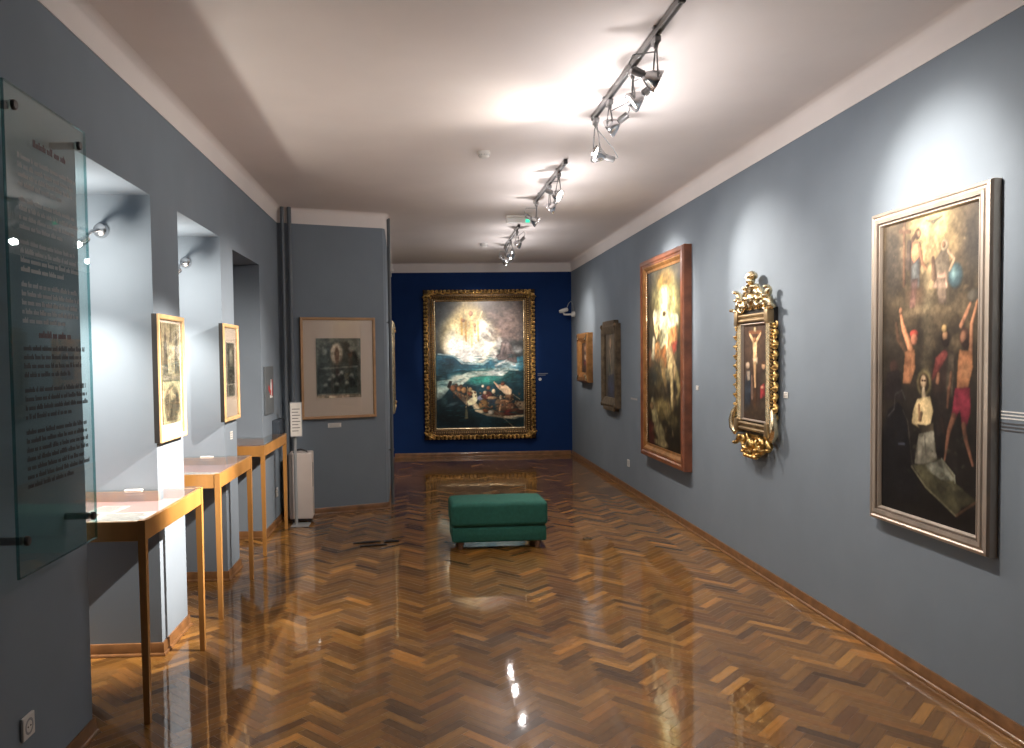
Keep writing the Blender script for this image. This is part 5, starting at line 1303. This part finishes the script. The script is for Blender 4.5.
# ------------------------------------------------------------------ track lighting
def track(label, x0, y0, x1, y1):
    L = math.hypot(x1 - x0, y1 - y0)
    t = thing('light_track', label, 'light track', (x0, y0, ZC - 0.0005), math.atan2(y1 - y0, x1 - x0), 'ceiling light tracks')
    m = MB()
    m.box((L / 2, 0.0, -0.019), (L, 0.027, 0.032), 0.002)
    m.build('rail', M['steel'], t)
    MB().box((L / 2, 0, -0.0355), (L - 0.03, 0.012, 0.003)).build('conductor_slot', M['plastic_dark'], t)
    for x in (0.0, L):
        MB().box((x, 0, -0.0195), (0.02, 0.030, 0.035), 0.003).build('end_cap', M['plastic_dark'], t)
    for x in (L * 0.2, L * 0.8):
        MB().box((x, 0, -0.002), (0.03, 0.05, 0.004)).build('ceiling_clip', M['steel'], t)

def spotlight(label, pos, drop, aim, power, cone, fill=1.5, flood=0, size=0.03, blend=0.6, off=(0, 0), col=(1.0, 0.885, 0.78), group='track spotlights'):
    x, y = pos
    z0 = ZC - 0.042
    t = thing('track_spotlight', label, 'spotlight', (x, y, z0), 0, group)
    head = Vector((off[0], off[1], -drop))
    d = (Vector(aim) - (Vector((x, y, z0)) + head)).normalized()
    MB().box((0, 0, -0.016), (0.03, 0.075, 0.030), 0.004).lathe([(0.010, -0.05), (0.013, -0.03)], (0, 0, 0), n=14).build('adapter', M['steel'], t)
    side = d.cross(Vector((0, 0, 1))).normalized()
    if side.length < 0.5: side = Vector((1, 0, 0))
    hip = head - d * 0.005
    for sg, nm in ((1, 'arm'), (-1, 'arm')):
        e = hip + side * 0.058 * sg
        MB().tube([Vector((0, 0, -0.045)), Vector((side.x * 0.02 * sg, side.y * 0.02 * sg, -0.06)), (e * 0.6 + Vector((0, 0, -0.03)) + side * 0.012 * sg), e + Vector((0, 0, 0.02)), e], 0.0042, 8).build(nm, M['steel'], t, True)
    prof = [(0.014, -0.062), (0.022, -0.058), (0.036, -0.036), (0.048, -0.012), (0.055, 0.004), (0.055, 0.012), (0.051, 0.012), (0.046, -0.008), (0.034, -0.030), (0.012, -0.050)]
    MB().lathe(prof, head, d, 28).build('reflector', M['chrome'], t, True, 50)
    MB().lathe([(0.0, 0.0), (0.040, 0.0), (0.045, 0.002), (0.040, 0.005), (0.0, 0.006)], head - d * 0.006, d, 24, False).build('lamp_glass', M['glow'], t, True)
    MB().lathe([(0.0, -0.125), (0.019, -0.124), (0.020, -0.12), (0.020, -0.066), (0.012, -0.062)], head, d, 18, False).build('lamp_socket', M['steel'], t, True)
    up = side.cross(d)
    MB().tube([head - d * 0.118, head - d * 0.15 + up * 0.02, head - d * 0.12 + Vector((0, 0, 0.07)), Vector((0.008, 0.01, -0.06)), Vector((0.006, 0.008, -0.035))], 0.003, 6).build('cable', M['grey_metal'], t, True)
    l = bpy.data.lights.new('spot_beam', 'SPOT')
    l.energy = power
    l.spot_size = math.radians(cone)
    l.spot_blend = blend
    l.shadow_soft_size = size
    l.color = col
    o = bpy.data.objects.new('beam', l)
    C.objects.link(o)
    o.parent = t
    o.location = head + d * 0.03
    o.rotation_euler = (-d).to_track_quat('Z', 'Y').to_euler()
    if flood:                                       # the soft wide field around the beam
        l = bpy.data.lights.new('spot_field', 'SPOT')
        l.energy = flood
        l.spot_size = math.radians(125)
        l.spot_blend = 1.0
        l.shadow_soft_size = size
        l.color = col
        o = bpy.data.objects.new('field', l)
        C.objects.link(o)
        o.parent = t
        o.location = head + d * 0.03
        df = (d + Vector((0, 0, -0.75))).normalized()
        o.rotation_euler = (-df).to_track_quat('Z', 'Y').to_euler()
    if fill:                                        # unseen point light added below the head, brightens ceiling and walls
        l = bpy.data.lights.new('added_fill', 'POINT')
        l.energy = fill * FILL
        l.shadow_soft_size = 0.03
        l.color = (1.0, 0.94, 0.93)
        o = bpy.data.objects.new('fill_light', l)
        C.objects.link(o)
        o.parent = t
        o.location = head + Vector((0, 0, -0.17)) - d * 0.01
    return t

track('long grey light track, nearest of the three on the ceiling', 1.121, 3.362, 1.107, 5.032)
track('grey light track in the middle of the ceiling row', 1.129, 6.15, 1.114, 7.72)
track('farthest grey light track before the blue wall', 1.129, 9.146, 1.15, 10.915)
for args in SPOTS:
    spotlight(**args)

# the niche lamps on the reveals
def niche_lamp(label, x, yr, z, power):
    t = thing('wall_lamp', label, 'wall lamp', (x, yr - 0.001, z), 0, 'chrome lamps in the niches')
    MB().lathe([(0.0, 0.034), (0.022, 0.033), (0.034, 0.026), (0.040, 0.012), (0.041, 0.0)], (0, 0, 0), (0, -1, 0), 26, False).build('wall_rose', M['chrome'], t, True)
    hd = Vector((0.02, -0.30, -0.105))
    d = Vector((-0.35, -0.75, -0.56)).normalized()
    MB().tube([(0, -0.028, 0), (0.0, -0.12, -0.02), (0.01, -0.21, -0.055), hd - d * 0.04], 0.009, 10).build('arm', M['chrome'], t, True)
    MB().lathe([(0.008, -0.045), (0.018, -0.040), (0.021, -0.01), (0.022, 0.022), (0.020, 0.022), (0.018, -0.008), (0.008, -0.03)], hd, d, 22).build('shade', M['chrome'], t, True, 50)
    MB().rod(hd + d * 0.0, hd + d * 0.075, 0.012, 0.015).build('bulb', M['glow'], t, True)
    l = bpy.data.lights.new('niche_bulb', 'POINT')
    l.energy = power
    l.shadow_soft_size = 0.02
    l.color = (1.0, 0.91, 0.80)
    o = bpy.data.objects.new('bulb_light', l)
    C.objects.link(o)
    o.parent = t
    o.location = hd + d * 0.15
    l = bpy.data.lights.new('niche_beam', 'SPOT')
    l.energy = power * 8
    l.spot_size = math.radians(104)
    l.spot_blend = 1.0
    l.shadow_soft_size = 0.02
    l.color = (1.0, 0.91, 0.80)
    o = bpy.data.objects.new('beam', l)
    C.objects.link(o)
    o.parent = t
    o.location = hd + d * 0.13
    o.rotation_euler = (-Vector((-0.1, 0.12, -1))).to_track_quat('Z', 'Y').to_euler()
niche_lamp('chrome lamp on the nearest niche reveal, its bulb behind the glass panel', -1.705, 4.345, 2.305, NICHE_W[0])
niche_lamp('chrome lamp on the middle niche reveal, half hidden by the pier', -1.69, 5.80, 2.31, NICHE_W[1])
